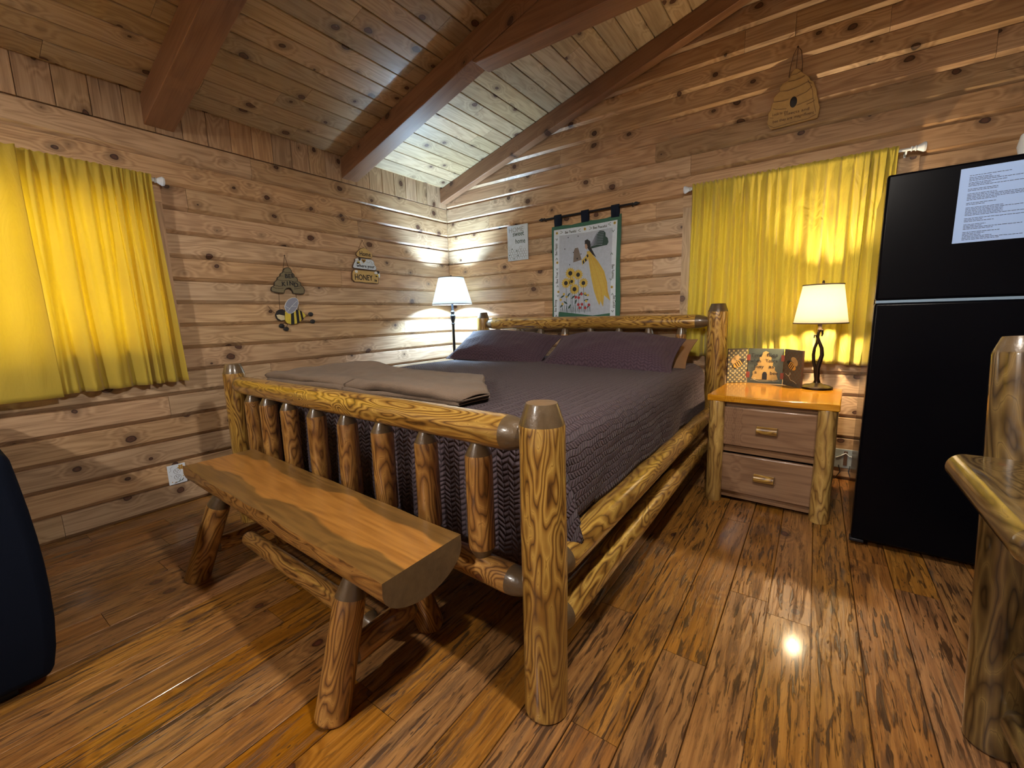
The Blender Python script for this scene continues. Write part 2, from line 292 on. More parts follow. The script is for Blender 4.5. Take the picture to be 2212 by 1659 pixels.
# ---------------------------------------------------------------- mesh helpers
class MB:
    def __init__(s, mats): s.mats = mats if isinstance(mats, (list, tuple)) else [mats]; s.v = []; s.f = []; s.g = []; s.t = []; s.mi = []; s.M = None
    def add(s, vs, fs, gc=None, m=0, tone=0.5):
        b = len(s.v)
        gc = gc or vs
        for p, q in zip(vs, gc):
            s.v.append(tuple(s.M @ Vector(p)) if s.M else tuple(p)); s.g.append(tuple(q)); s.t.append(tone)
        for i, f in enumerate(fs):
            s.f.append(tuple(b+j for j in f)); s.mi.append(m[i] if isinstance(m, (list, tuple)) else m)
    def box(s, lo, hi, axis=0, m=0, tone=None):
        x0, y0, z0 = lo; x1, y1, z1 = hi
        vs = [(x, y, z) for z in (z0, z1) for y in (y0, y1) for x in (x0, x1)]
        fs = [(0, 2, 3, 1), (4, 5, 7, 6), (0, 1, 5, 4), (2, 6, 7, 3), (0, 4, 6, 2), (1, 3, 7, 5)]
        o = R0.random()*40
        gc = [(p[axis]+o, p[(axis+1) % 3]+o*0.37, p[(axis+2) % 3]) for p in vs]
        s.add(vs, fs, gc, m, R0.random() if tone is None else tone)
    def lathe(s, p0, p1, prof, seg=28, wob=0.0, m=None, flat=None, seed=None):
        """prof: (distance along, radius, material of the band that FOLLOWS)"""
        p0 = Vector(p0); p1 = Vector(p1); ax = (p1-p0).normalized()
        a = ax.orthogonal().normalized() if abs(ax.z) < 0.9 else Vector((1, 0, 0))
        a = (a-ax*a.dot(ax)).normalized(); b = ax.cross(a)
        sd = R0.random()*50 if seed is None else seed
        rings = []
        for i, (t, r, mm) in enumerate(prof):
            rings.append((t, r, mm))
            if i+1 < len(prof):
                t2, r2, _ = prof[i+1]; k = int(abs(t2-t)/0.07)
                if wob == 0: k = 0
                for j in range(1, k+1):
                    q = j/(k+1); rings.append((t+(t2-t)*q, r+(r2-r)*q, mm))
        vs = []; gc = []
        for t, r, _ in rings:
            for k in range(seg):
                th = 2*math.pi*k/seg; cs, sn = math.cos(th), math.sin(th)
                rr = r*(1+wob*noise.noise(Vector((t*3.1+sd, cs*0.8, sn*0.8)))*2) if r > 0 else 0
                vs.append(p0+ax*t+(a*cs+b*sn)*rr); gc.append((t+sd, cs*rr+sd*0.31, sn*rr))
        fs = []; ms = []
        for i in range(len(rings)-1):
            for k in range(seg):
                k2 = (k+1) % seg
                fs.append((i*seg+k, i*seg+k2, (i+1)*seg+k2, (i+1)*seg+k)); ms.append(rings[i][2])
        fs.append(tuple(reversed(range(seg)))); ms.append(prof[0][2])
        fs.append(tuple((len(rings)-1)*seg+k for k in range(seg))); ms.append(prof[-1][2])
        s.add(vs, fs, gc, ms)
    def tube(s, pts, r, seg=8, m=0):
        pts = [Vector(p) for p in pts]; n = len(pts); vs = []; gc = []; L = 0
        prev = None
        for i, p in enumerate(pts):
            d = (pts[min(i+1, n-1)]-pts[max(i-1, 0)]).normalized()
            a = (prev-d*prev.dot(d)).normalized() if prev is not None and (prev-d*prev.dot(d)).length > 1e-4 else d.orthogonal().normalized()
            prev = a; b = d.cross(a)
            if i: L += (p-pts[i-1]).length
            rr = r[i] if isinstance(r, (list, tuple)) else r
            for k in range(seg):
                th = 2*math.pi*k/seg; vs.append(p+(a*math.cos(th)+b*math.sin(th))*rr); gc.append((L, math.cos(th)*rr, math.sin(th)*rr))
        fs = [(i*seg+k, i*seg+(k+1) % seg, (i+1)*seg+(k+1) % seg, (i+1)*seg+k) for i in range(n-1) for k in range(seg)]
        fs += [tuple(reversed(range(seg))), tuple((n-1)*seg+k for k in range(seg))]
        s.add(vs, fs, gc, m)
    def prism(s, pts, P0, ex, ey, en, d0, d1, m=0, ms=None):
        """2-D outline in the (ex, ey) plane, solid from d0 to d1 along en"""
        P0, ex, ey, en = map(Vector, (P0, ex, ey, en)); n = len(pts)
        A = sum(pts[i][0]*pts[(i+1) % n][1]-pts[(i+1) % n][0]*pts[i][1] for i in range(n))
        if (A > 0) != (ex.cross(ey).dot(en) > 0): pts = pts[::-1]
        vs = [P0+ex*x+ey*y+en*d for d in (d0, d1) for x, y in pts]; gc = [(x, y, d) for d in (d0, d1) for x, y in pts]
        fs = [tuple(reversed(range(n))), tuple(range(n, 2*n))]+[(i, (i+1) % n, n+(i+1) % n, n+i) for i in range(n)]
        mm = [m, m]+[m if ms is None else ms]*n
        s.add(vs, fs, gc, mm)
    def grid(s, fn, nu, nv, m=0, closed=False, gcf=None):
        vs = []; gc = []
        for j in range(nv+1):
            for i in range(nu+1):
                u, v = i/nu, j/nv; p = fn(u, v); vs.append(p); gc.append(gcf(u, v, p) if gcf else (u, v, 0))
        fs = [(j*(nu+1)+i, j*(nu+1)+i+1, (j+1)*(nu+1)+i+1, (j+1)*(nu+1)+i) for j in range(nv) for i in range(nu)]
        s.add(vs, fs, gc, m)
    def ball(s, c, r, nu=16, nv=10, m=0):
        rx, ry, rz = r if isinstance(r, tuple) else (r, r, r); c = Vector(c)
        vs = [c+Vector((0, 0, -rz))]
        for j in range(1, nv):
            ph = -math.pi/2+math.pi*j/nv
            for i in range(nu):
                th = 2*math.pi*i/nu; vs.append(c+Vector((rx*math.cos(ph)*math.cos(th), ry*math.cos(ph)*math.sin(th), rz*math.sin(ph))))
        vs.append(c+Vector((0, 0, rz))); L = len(vs)-1
        fs = [(0, 1+(i+1) % nu, 1+i) for i in range(nu)]+[(L, 1+(nv-2)*nu+i, 1+(nv-2)*nu+(i+1) % nu) for i in range(nu)]
        fs += [(1+j*nu+i, 1+j*nu+(i+1) % nu, 1+(j+1)*nu+(i+1) % nu, 1+(j+1)*nu+i) for j in range(nv-2) for i in range(nu)]
        s.add(vs, fs, None, m)
    def text(s, txt, size, P0, ex, ey, en, d=0.0, ext=0.0006, m=0, width=None, align='CENTER', bold=0.0):
        cu = bpy.data.curves.new('t', 'FONT'); cu.body = txt; cu.size = size; cu.align_x = align; cu.extrude = ext; cu.offset = bold
        cu.resolution_u = 3
        o = bpy.data.objects.new('t', cu); C.objects.link(o)
        dg = bpy.context.evaluated_depsgraph_get(); me = o.evaluated_get(dg).to_mesh()
        P0, ex, ey, en = map(Vector, (P0, ex, ey, en)); k = 1.0
        xs = [v.co.x for v in me.vertices]
        if xs and width: k = width/(max(xs)-min(xs))
        vs = [P0+ex*(v.co.x*k)+ey*v.co.y+en*(v.co.z+d) for v in me.vertices]
        s.add(vs, [tuple(p.vertices) for p in me.polygons], None, m)
        o.evaluated_get(dg).to_mesh_clear(); bpy.data.objects.remove(o); bpy.data.curves.remove(cu)
    def build(s, name, parent=None, origin=None, smooth=True, angle=35, bevel=0.0, solid=0.0, subsurf=0, bseg=2):
        root = parent
        while root is not None and root.parent is not None: root = root.parent
        Wm = root.matrix_basis if root is not None else (Matrix.Translation(origin) if origin else Matrix())
        inv = Wm.inverted()
        me = bpy.data.meshes.new(name); me.from_pydata([inv @ Vector(p) for p in s.v], [], s.f)
        for m in s.mats: me.materials.append(m)
        me.polygons.foreach_set('material_index', s.mi)
        at = me.attributes.new('gc', 'FLOAT_VECTOR', 'POINT'); at.data.foreach_set('vector', [c for q in s.g for c in q])
        at = me.attributes.new('tone', 'FLOAT', 'POINT'); at.data.foreach_set('value', s.t)
        me.validate(); me.update()
        if smooth:
            me.polygons.foreach_set('use_smooth', [True]*len(me.polygons)); me.set_sharp_from_angle(angle=math.radians(angle))
        o = bpy.data.objects.new(name, me); C.objects.link(o)
        if parent is not None: o.parent = parent
        else: o.matrix_basis = Wm
        if bevel:
            b = o.modifiers.new('edge', 'BEVEL'); b.width = bevel; b.segments = bseg; b.limit_method = 'ANGLE'; b.angle_limit = math.radians(40)
        if solid:
            b = o.modifiers.new('thickness', 'SOLIDIFY'); b.thickness = solid; b.offset = 0
        if subsurf:
            b = o.modifiers.new('smooth', 'SUBSURF'); b.levels = b.render_levels = subsurf
        return o
def tag(o, label, cat, group=None):
    o['label'] = label; o['category'] = cat
    if group: o['group'] = group
    return o
def thing(name, loc, label, cat, group=None, rz=0.0):
    o = bpy.data.objects.new(name, None); C.objects.link(o); o.empty_display_size = 0.05
    o.matrix_basis = Matrix.Translation(loc) @ Matrix.Rotation(rz, 4, 'Z')
    return tag(o, label, cat, group)
def struct(o): o['kind'] = 'structure'; return o

# ---------------------------------------------------------------- the room
H = 0.1402                      # height of one wall board
EAVE, RISE, RIDGE, XR, YN = 2.425, 0.291, 3.30, 6.60, -6.0
def ceil_z(x): return EAVE+RISE*(x if x < RIDGE else XR-x)
PROF = [(0.0005, -0.030), (0.0005, -0.021), (0.0215, 0.0), (H-0.006, -0.004), (H-0.0035, -0.007), (H-0.0035, -0.030)]
LAP = [(0.0003, -0.034), (0.0003, -0.020), (0.0215, 0.0), (H-0.002, -0.0165), (H-0.0015, -0.034)]      # gable boards lean back above their lower edge
def board(mb, P0, eu, ev, en, u0, u1, v0, prof, seed=0):
    P0, eu, ev, en = map(Vector, (P0, eu, ev, en)); n = len(prof); o = R0.random()*60; tn = R0.random()
    k = max(1, int((u1-u0)/0.6))
    vs = []; gc = []
    for i in range(2):
        u = (u0, u1)[i]
        for w, d in prof: vs.append(P0+eu*u+ev*(v0+w)+en*d); gc.append((u+o, w+o*0.53, d))
    fs = [(i, i+1, n+i+1, n+i) for i in range(n-1)]+[tuple(reversed(range(n))), tuple(range(n, 2*n))]
    if eu.cross(ev).dot(en) < 0: fs = [f[::-1] for f in fs]
    mb.add(vs, fs, gc, 0, tn)
def run(mb, P0, eu, ev, en, a, b, v0, prof, rng, lo=0.9, hi=2.4, cuts=None):
    if b-a < 0.02: return
    if cuts is None:
        cuts = []; u = a+rng.uniform(0.3, hi)
        while u < b-0.3: cuts.append(u); u += rng.uniform(lo, hi)
    e = [a]+[c for c in sorted(cuts) if a+0.05 < c < b-0.05]+[b]
    for p, q in zip(e, e[1:]): board(mb, P0, eu, ev, en, p+0.0009, q-0.0009, v0, prof)
rng = random.Random(11)
LCUT = {15: [-1.916], 14: [-1.051], 13: [-1.096, -2.32], 7: [-0.66], 5: [-1.316, -1.937], 10: [-1.296], 4: [-2.563, -4.1], 2: [-3.7], 12: [], 11: [], 9: [], 8: [], 6: [-3.3], 3: [-4.4], 1: [-3.9], 0: [-3.1]}
# left wall (x = 0): boards run along y
mb = MB(WALL)
for k in range(16):
    spans = [(YN, -3.635), (-2.455, 0)] if 7 <= k < 14 else [(YN, 0)]
    for a, b in spans: run(mb, (0, 0, 0), (0, 1, 0), (0, 0, 1), (1, 0, 0), a, b, k*H, PROF, rng, cuts=LCUT.get(k) if b == 0 else None)
# short vertical boards between the log wall and the sloping ceiling
VP = [(0.001, -0.03), (0.001, -0.004), (0.004, 0.0), (0.131, 0.0), (0.134, -0.004), (0.134, -0.03)]
y = 0.0
while y > YN:
    board(mb, (-0.001, 0, 0), (0, 0, 1), (0, -1, 0), (1, 0, 0), 16*H+0.002, EAVE+0.03, -y, VP); y -= 0.135
mb.add([(-0.028, YN, -0.05), (-0.028, 0.03, -0.05), (-0.028, 0.03, 0.98), (-0.028, YN, 0.98), (-0.028, YN, 1.965), (-0.028, 0.03, 1.965), (-0.028, 0.03, 2.6), (-0.028, YN, 2.6)], [(0, 1, 2, 3), (4, 5, 6, 7)])
mb.add([(-0.028, -2.455, 0.98), (-0.028, 0.03, 0.98), (-0.028, 0.03, 1.965), (-0.028, -2.455, 1.965)], [(0, 1, 2, 3)])
mb.add([(-0.028, YN, 0.98), (-0.028, -3.635, 0.98), (-0.028, -3.635, 1.965), (-0.028, YN, 1.965)], [(0, 1, 2, 3)])
struct(mb.build('wall_left', origin=(0, -3, 0), smooth=False))
# back gable wall (y = 0): boards run along x
mb = MB(WALL)
BCUT = {17: [1.34, 3.896], 16: [2.153, 4.6], 15: [2.411], 14: [0.553, 4.2], 13: [2.171], 10: [2.156], 8: [1.167], 20: [2.722, 3.003], 19: [3.459], 12: [], 11: [], 9: [], 18: [4.3], 21: [3.206], 7: [1.6]}
k = 0
while k*H < ceil_z(RIDGE):
    z = k*H; a = 0 if z < EAVE else (z-EAVE)/RISE; b = XR-a
    spans = [(a, 2.372), (3.645, b)] if 7 <= k < 14 else [(a, b)]
    for p, q in spans: run(mb, (0, 0, 0), (1, 0, 0), (0, 0, 1), (0, -1, 0), p, q, z, PROF if k < 16 else LAP, rng, cuts=BCUT.get(k))
    k += 1
pr = lambda x0, x1, z0, z1: mb.add([(x0, 0.028, z0), (x1, 0.028, z0), (x1, 0.028, z1), (x0, 0.028, z1)], [(3, 2, 1, 0)])
pr(-0.03, XR, -0.05, 0.98); pr(-0.03, 2.372, 0.98, 1.965); pr(3.645, XR, 0.98, 1.965); pr(-0.03, XR, 1.965, 2.42)
mb.add([(-0.03, 0.028, 2.42), (XR, 0.028, 2.42), (RIDGE, 0.028, 3.45)], [(2, 1, 0)])
struct(mb.build('wall_back', origin=(3, 0, 0), smooth=False))
# right and near walls, behind the camera
mb = MB(WALL)
for k in range(18): run(mb, (XR, 0, 0), (0, 1, 0), (0, 0, 1), (-1, 0, 0), YN, 0, k*H, PROF, rng)
struct(mb.build('wall_right', origin=(XR, -3, 0), smooth=False))
mb = MB(WALL); k = 0
while k*H < ceil_z(RIDGE):
    z = k*H; a = 0 if z < EAVE else (z-EAVE)/RISE
    run(mb, (0, YN, 0), (1, 0, 0), (0, 0, 1), (0, 1, 0), a, XR-a, z, PROF, rng); k += 1
struct(mb.build('wall_front', origin=(3, YN, 0), smooth=False))
# ceiling: planks along y on both slopes
mb = MB(CEIL)
sl = math.hypot(1, RISE); CP = 0.125*sl
CPF = [(0.002, -0.02), (0.002, -0.005), (0.006, 0.0), (CP-0.005, 0.0), (CP-0.002, -0.004), (CP-0.002, -0.02)]
for side in (0, 1):
    n = int(RIDGE/0.125)+1
    for i in range(n):
        e = Vector((1, 0, RISE)) if side == 0 else Vector((-1, 0, RISE)); e.normalize()
        nn = Vector((RISE, 0, -1)) if side == 0 else Vector((-RISE, 0, -1)); nn.normalize()
        P0 = Vector((0 if side == 0 else XR, 0, EAVE))
        run(mb, P0, (0, -1, 0), e, nn, 0.0, -YN, (i*0.125+0.03)*sl, CPF, rng, 0.6, 2.6)
mb.add([(-0.05, 0.05, EAVE+0.005), (RIDGE, 0.05, ceil_z(RIDGE)+0.02), (RIDGE, YN-0.05, ceil_z(RIDGE)+0.02), (-0.05, YN-0.05, EAVE+0.005), (XR+0.05, 0.05, EAVE+0.005), (XR+0.05, YN-0.05, EAVE+0.005)], [(0, 3, 2, 1), (1, 2, 5, 4)])
struct(mb.build('ceiling', origin=(3.3, -3, EAVE), smooth=False))
# floor: worn boards along y
mb = MB(FLOOR)
FW = 0.1365
FPF = [(0.0016, -0.02), (0.0016, -0.0012), (0.0028, 0.0), (FW-0.0028, 0.0), (FW-0.0016, -0.0012), (FW-0.0016, -0.02)]
x = 3.152-24*FW
while x < XR:
    run(mb, (0, 0, 0), (0, -1, 0), (1, 0, 0), (0, 0, 1), 0, -YN, x, FPF, rng, 0.7, 2.2); x += FW
mb.add([(-0.2, 0.1, -0.018), (XR, 0.1, -0.018), (XR, YN, -0.018), (-0.2, YN, -0.018)], [(3, 2, 1, 0)])
struct(mb.build('floor', origin=(3, -3, 0), smooth=False))

# rafters and collar tie
def rafter(y0, y1, drop, label, extra=0.0):
    mb = MB(BEAM)
    for sx in (0, 1):
        q = []
        for x, dz in ((0.0, -drop), (RIDGE, -drop), (RIDGE, 0.0), (0.0, 0.0)):
            X = x if sx == 0 else XR-x; q.append((X, EAVE+RISE*x+dz-(0.002 if dz == 0 else 0)))
        o = R0.random()*30; n = len(q)
        vs = [(a, yy, b) for yy in (y0, y1) for a, b in q]; gc = [(a*sl+o, b-RISE*(a if sx == 0 else XR-a), yy) for yy in (y0, y1) for a, b in q]
        fs = [(0, 1, 2, 3), (7, 6, 5, 4), (0, 4, 5, 1), (1, 5, 6, 2), (2, 6, 7, 3), (3, 7, 4, 0)]
        if sx: fs = [f[::-1] for f in fs]
        mb.add(vs, fs, gc, 0, 0.5)
    o = mb.build('roof_rafter', origin=(RIDGE, (y0+y1)/2, EAVE), smooth=False, bevel=0.004)
    tag(o, label, 'beam')
rafter(-0.085, -0.001, 0.135, 'reddish brown rafter running up the back gable wall, thinnest of the rafters')
rafter(-1.215, -1.075, 0.155, 'thick reddish brown rafter with a long crack, carrying the horizontal tie beam')
rafter(-2.484, -2.34, 0.155, 'thick brown rafter above the left window curtain, upper left')
mb = MB(BEAM); q = [(1.43, 2.655), (5.17, 2.655), (5.20, 2.674), (4.59, 2.853), (2.01, 2.853), (1.40, 2.674)]
mb.prism(q, (0, 0, 0), (1, 0, 0), (0, 0, 1), (0, 1, 0), -1.213, -1.077)
tag(mb.build('tie_beam', origin=(3.3, -1.145, 2.655), smooth=False, bevel=0.004), 'horizontal dark knotted tie beam with a cut end under the middle rafter', 'beam')

# windows
def window(name, to, horizontal):
    """to(u, v, d) -> world point; d is depth towards the room"""
    root = bpy.data.objects.new(name, None); C.objects.link(root)
    (u0, u1, z0, z1) = LEFT_WIN if horizontal == 'y' else BACK_WIN
    root.location = to((u0+u1)/2, z0, 0); struct(root)
    def bx(mb, a0, a1, b0, b1, d0, d1, along='v'):
        vs = [to(a, b, d) for d in (d0, d1) for b in (b0, b1) for a in (a0, a1)]
        o = R0.random()*20
        gc = [((b if along == 'v' else a)+o, (a if along == 'v' else b)+o*.3, d) for d in (d0, d1) for b in (b0, b1) for a in (a0, a1)]
        mb.add(vs, [(0, 2, 3, 1), (4, 5, 7, 6), (0, 1, 5, 4), (2, 6, 7, 3), (0, 4, 6, 2), (1, 3, 7, 5)], gc, 0, R0.random())
    for nm, a in (('casing', (u0-0.035, u0+0.03, z0, z1, -0.13, 0.012, 'v')), ('casing', (u1-0.03, u1+0.035, z0, z1, -0.13, 0.012, 'v')),
                  ('header', (u0-0.035, u1+0.035, z1, 1.962, -0.13, 0.016, 'u')), ('sill', (u0-0.035, u1+0.035, 0.982, z0, -0.13, 0.016, 'u'))):
        mb = MB(WALL); bx(mb, *a); mb.build(nm, root, smooth=False)
    mb = MB(WHITEP); um = (u0+u1)/2; zm = (z0+z1)/2
    for a in ((u0+.03, u0+.07, z0, z1), (u1-.07, u1-.03, z0, z1), (u0+.03, u1-.03, z0, z0+.04), (u0+.03, u1-.03, z1-.04, z1), (u0+.03, u1-.03, zm-.02, zm+.02)):
        bx(mb, *a, -0.11, -0.08)
    sash = mb.build('sash', root, smooth=False)
    mb = MB(GLASS); bx(mb, u0+.05, u1-.05, z0+.02, z1-.02, -0.097, -0.093); mb.build('pane', sash, smooth=False)
window('window_1', lambda u, v, d: (d, u, v), 'y')
window('window_2', lambda u, v, d: (u, -d, v), 'x')

# ---------------------------------------------------------------- log bed
V = Vector
def log_part(name, root, p0, p1, r0, r1, ends=('flat', 'flat'), mat=None, wob=0.02, capr=0.68, th=0.05, seg=30, sub=None):
    """a varnished log; an end is 'flat', 'chamfer' (cut top of a post) or 'tenon' (cone running into another log)"""
    p0, p1 = V(p0), V(p1); L = (p1-p0).length; mb = MB([mat or LOG, TAPER, ENDG]); f = lambda t: r0+(r1-r0)*t/L
    pr = []
    if ends[0] == 'flat': pr += [(0, f(0)*0.94, 0), (0.006, f(0), 0)]
    elif ends[0] == 'chamfer': pr += [(0, r0*capr, 1), (th, r0*0.985, 0), (th+0.006, r0, 0)]
    elif ends[0] == 'tenon': pr += [(0, r0*0.42, 1), (th*0.35, r0*0.55, 1), (th*1.25, r0*0.97, 0), (th*1.5, f(th), 0)]
    elif ends[0] == 'round': pr += [(0, r0*0.50, 1), (th*0.12, r0*0.60, 1), (th*0.4, r0*0.80, 1), (th*0.8, r0*0.95, 1), (th*1.05, r0*0.99, 0), (th*1.3, f(th), 0)]
    if ends[1] == 'flat': pr += [(L-0.006, f(L), 0), (L, f(L)*0.94, 2)]
    elif ends[1] == 'chamfer': pr += [(L-th-0.006, r1, 0), (L-th, r1*0.985, 1), (L-th*0.06, r1*(capr+0.03), 1), (L, r1*capr, 2)]
    elif ends[1] == 'tenon': pr += [(L-th*1.5, f(L-th), 0), (L-th*1.25, r1*0.97, 1), (L-th*0.35, r1*0.55, 1), (L, r1*0.42, 1)]
    if ends[1] == 'round': pr += [(L-th*1.3, f(L-th), 0), (L-th*1.05, r1*0.99, 1), (L-th*0.8, r1*0.95, 1), (L-th*0.4, r1*0.80, 1), (L-th*0.12, r1*0.60, 1), (L, r1*0.50, 1)]
    mb.lathe(p0, p1, pr, seg, wob)
    return mb.build(name, root, angle=24)
bed = thing('log_bed', (1.64, -1.34, 0), 'large varnished log bed frame with spindled headboard and footboard', 'bed')
FRp, FLp, HRp, HLp = (2.662, -2.528), (0.620, -2.430), (2.668, -0.165), (0.585, -0.185)
log_part('post', bed, (*FRp, 0), (*FRp, 0.905), 0.0625, 0.0615, ('flat', 'chamfer'), th=0.056, capr=0.66, seg=40)
log_part('post', bed, (*FLp, 0), (*FLp, 0.910), 0.057, 0.054, ('flat', 'chamfer'), th=0.05)
log_part('post', bed, (*HRp, 0), (*HRp, 1.178), 0.070, 0.066, ('flat', 'chamfer'), th=0.055)
log_part('post', bed, (*HLp, 0), (*HLp, 1.172), 0.064, 0.060, ('flat', 'chamfer'), th=0.055)
def fy(x): return -2.430-0.098*(x-0.620)/2.042
def hy(x): return -0.185+0.02*(x-0.585)/2.083
log_part('rail', bed, (0.655, fy(0.655), 0.800), (2.615, fy(2.615), 0.808), 0.047, 0.051, ('round', 'round'), th=0.065)
log_part('rail', bed, (0.655, fy(0.655), 0.360), (2.615, fy(2.615), 0.362), 0.042, 0.044, ('round', 'round'), mat=LOGD, th=0.065)
log_part('rail', bed, (0.630, hy(0.63), 1.066), (2.615, hy(2.615), 1.056), 0.054, 0.050, ('round', 'round'), th=0.085)
log_part('rail', bed, (0.630, hy(0.63), 0.400), (2.615, hy(2.615), 0.400), 0.045, 0.045, ('tenon', 'tenon'), mat=LOGD, th=0.09)
for xs, y0, y1 in ((2.655, FRp[1]+0.052, HRp[1]-0.06), (0.605, FLp[1]+0.05, HLp[1]-0.055)):
    log_part('side_rail', bed, (xs, y0, 0.415), (xs, y1, 0.420), 0.050, 0.048, ('round', 'round'), th=0.05)
    log_part('side_rail', bed, (xs, y0, 0.235), (xs, y1, 0.240), 0.050, 0.046, ('round', 'round'), th=0.05)
for i, x in enumerate((0.83, 1.015, 1.235, 1.485, 1.725, 1.957, 2.196, 2.432)):
    log_part('spindle', bed, (x, fy(x), 0.385), (x, fy(x), 0.772), 0.040+0.003*(i % 3 == 1), 0.039+0.002*(i % 2), ('tenon', 'tenon'), mat=LOGD, th=0.037, seg=24)
for i, x in enumerate((0.76, 0.995, 1.234, 1.474, 1.71, 1.955, 2.19, 2.426)):
    log_part('spindle', bed, (x, hy(x), 0.43), (x, hy(x), 1.035), 0.040, 0.038, ('tenon', 'tenon'), mat=LOGD, th=0.055, seg=20)
for x in (0.80, 1.64, 2.48):
    mb = MB(LOGD)
    mb.box((x-0.02, -2.36, 0.30), (x+0.02, -0.26, 0.34), 1) if x == 1.64 else None
    for y in ((-2.30,) if x != 1.64 else (-2.2, -1.3, -0.4)): mb.box((x-0.022, y-0.022, 0.0), (x+0.022, y+0.022, 0.33), 2)
    mb.mats = [IRON]; mb.build('support_leg', bed, bevel=0.003)
mb = MB(DRAWER)
for i in range(14):
    y = -2.33+i*0.157; mb.box((0.68, y, 0.345), (2.56, y+0.09, 0.365), 0)
mb.build('slats', bed, bevel=0.003)

# mattress, quilt
mb = MB(SHEET); mb.box((0.70, -2.335, 0.368), (2.592, -0.28, 0.735), 1)
tag(mb.build('mattress', origin=(1.64, -1.3, 0.368), bevel=0.05, bseg=4), 'white mattress edge showing under the dark quilt', 'mattress')
def drape(name, mats, x0, x1, y0, y1, z, rr, lenf, step, foldf, origin, label, cat, solid=0.01, lump=None):
    """cloth over a box top; outside the rounded top it turns down and hangs"""
    mb = MB(mats); xa, xb, ya, yb = x0+rr, x1-rr, y0+rr, y1-rr
    ext = 0.75; nu = int((x1-x0+2*ext)/step); nv = int((y1-y0+2*ext)/step)
    arc = rr*math.pi/2; idx = {}; vs = []; gc = []; fs = []
    def pt(u, v):
        qx, qy = min(max(u, xa), xb), min(max(v, ya), yb); dx, dy = u-qx, v-qy; d = math.hypot(dx, dy)
        if d < 1e-6: n = (0, 0)
        else: n = (dx/d, dy/d)
        if d < arc: o = rr*math.sin(d/rr); h = rr*(1-math.cos(d/rr))
        else: o = rr; h = rr+(d-arc)
        ang = math.atan2(dy, dx)
        L = lenf(n[0], n[1], qx, qy)
        over = max(0, h-rr)
        w = foldf(n, qx, qy, over) if over > 0 else 0
        zz = z-h+(lump(qx+n[0]*o, qy+n[1]*o) if lump else 0)*max(0, 1-h/rr)
        return V((qx+n[0]*(o+w), qy+n[1]*(o+w), zz)), d <= L+arc
    for j in range(nv+1):
        for i in range(nu+1):
            u = x0-ext+i*step; v = y0-ext+j*step; p, ok = pt(u, v)
            if ok: idx[(i, j)] = len(vs); vs.append(p); gc.append((u, v, 0))
    for j in range(nv):
        for i in range(nu):
            q = [(i, j), (i+1, j), (i+1, j+1), (i, j+1)]
            if all(k in idx for k in q): fs.append(tuple(idx[k] for k in q))
    mb.add(vs, fs, gc)
    o = mb.build(name, origin=origin, angle=180, solid=solid)
    tag(o, label, cat); return o
def qlen(nx, ny, qx, qy):
    right, foot = max(nx, 0), max(-ny, 0)
    if ny > 0.3: return 0.02
    t = min(1, max(0, (qy+2.2)/2.0))
    side = 0.225+0.03*t+0.006*math.sin(qy*9)
    corner = 0.085*math.exp(-((right-0.75)**2+(foot-0.66)**2)*6) if right > 0.05 and foot > 0.05 else 0
    side = side if abs(nx) > 0.05 else 0
    return max(side*abs(nx)**0.5, 0.36*foot**0.7)+corner
def qfold(n, qx, qy, over):
    s = qx*7+qy*5
    c = abs(n[0]*n[1])
    fl = abs(0.012*math.sin(s*1.7)*min(1, over*6)+0.010*noise.noise(V((qx*4, qy*4, over*5))))+0.002
    if n[0] > 0.25 and n[1] < -0.25: return fl+over*0.30*(1 if n[0] > 0.55 else 0.2)
    return fl*(0.7 if n[1] < -0.5 else 1)
def qlump(x, y):
    return 0.010*noise.noise(V((x*2.2, y*2.2, 3)))+0.014*math.exp(-((x-1.6)**2)/0.8)-0.012*max(0, (x-2.2))*2
drape('quilt', [QUILT], 0.665, 2.618, -2.395, -0.235, 0.770, 0.085, qlen, 0.016, qfold, (1.64, -1.3, 0.77),
      'dark plum quilted bedspread spread over the log bed', 'quilt', lump=qlump)

# pillows
def pillow(name, mat, c, ex, ey, w, h, t, label, cat, group=None, flange=0.03, sag=0.0, seed=0.0, piping=False):
    """c: centre; ex: along the width, ey: from the lower to the upper long edge"""
    ex, ey = V(ex).normalized(), V(ey).normalized(); en = ex.cross(ey).normalized(); c = V(c); mb = MB([mat]); N = 44; Mv = 26
    for sgn in (1, -1):
        def fn(u, v, sgn=sgn):
            a, b = 2*u-1, 2*v-1
            fa, fb = min(1, (1-abs(a))*w/2/0.10), min(1, (1-abs(b))*h/2/0.10)
            inner = (max(0, 1-abs(a/(1-flange*2/w))**2.6)*max(0, 1-abs(b/(1-flange*2/h))**2.2))**0.42
            pull = 0.035*(1-abs(a)**2)*b*0.6; pull2 = 0.03*(1-abs(b)**2)*a
            x = (a*w/2)-pull2*0.8; y = b*h/2-pull-sag*(a*a)*(0.5+0.5*b)
            wr = 0.012*noise.noise(V((a*3+seed, b*3, 1)))+0.005*noise.noise(V((a*6+seed, b*4, 4)))
            cr = 0.012*math.sin((a+b*0.3)*14)*max(0, abs(a)-0.55)*inner
            return c+ex*x+ey*y+en*(sgn*(t*0.5*inner+0.003)+(wr+cr)*inner)
        mb.grid(fn if sgn > 0 else (lambda u, v, fn=fn: fn(1-u, v)), N, Mv, gcf=lambda u, v, p: (u*w*0.9+seed, v*h*0.9, sgn))
    o = mb.build(name, origin=tuple(c), angle=180)
    if group: o['group'] = group
    return tag(o, label, cat, group)
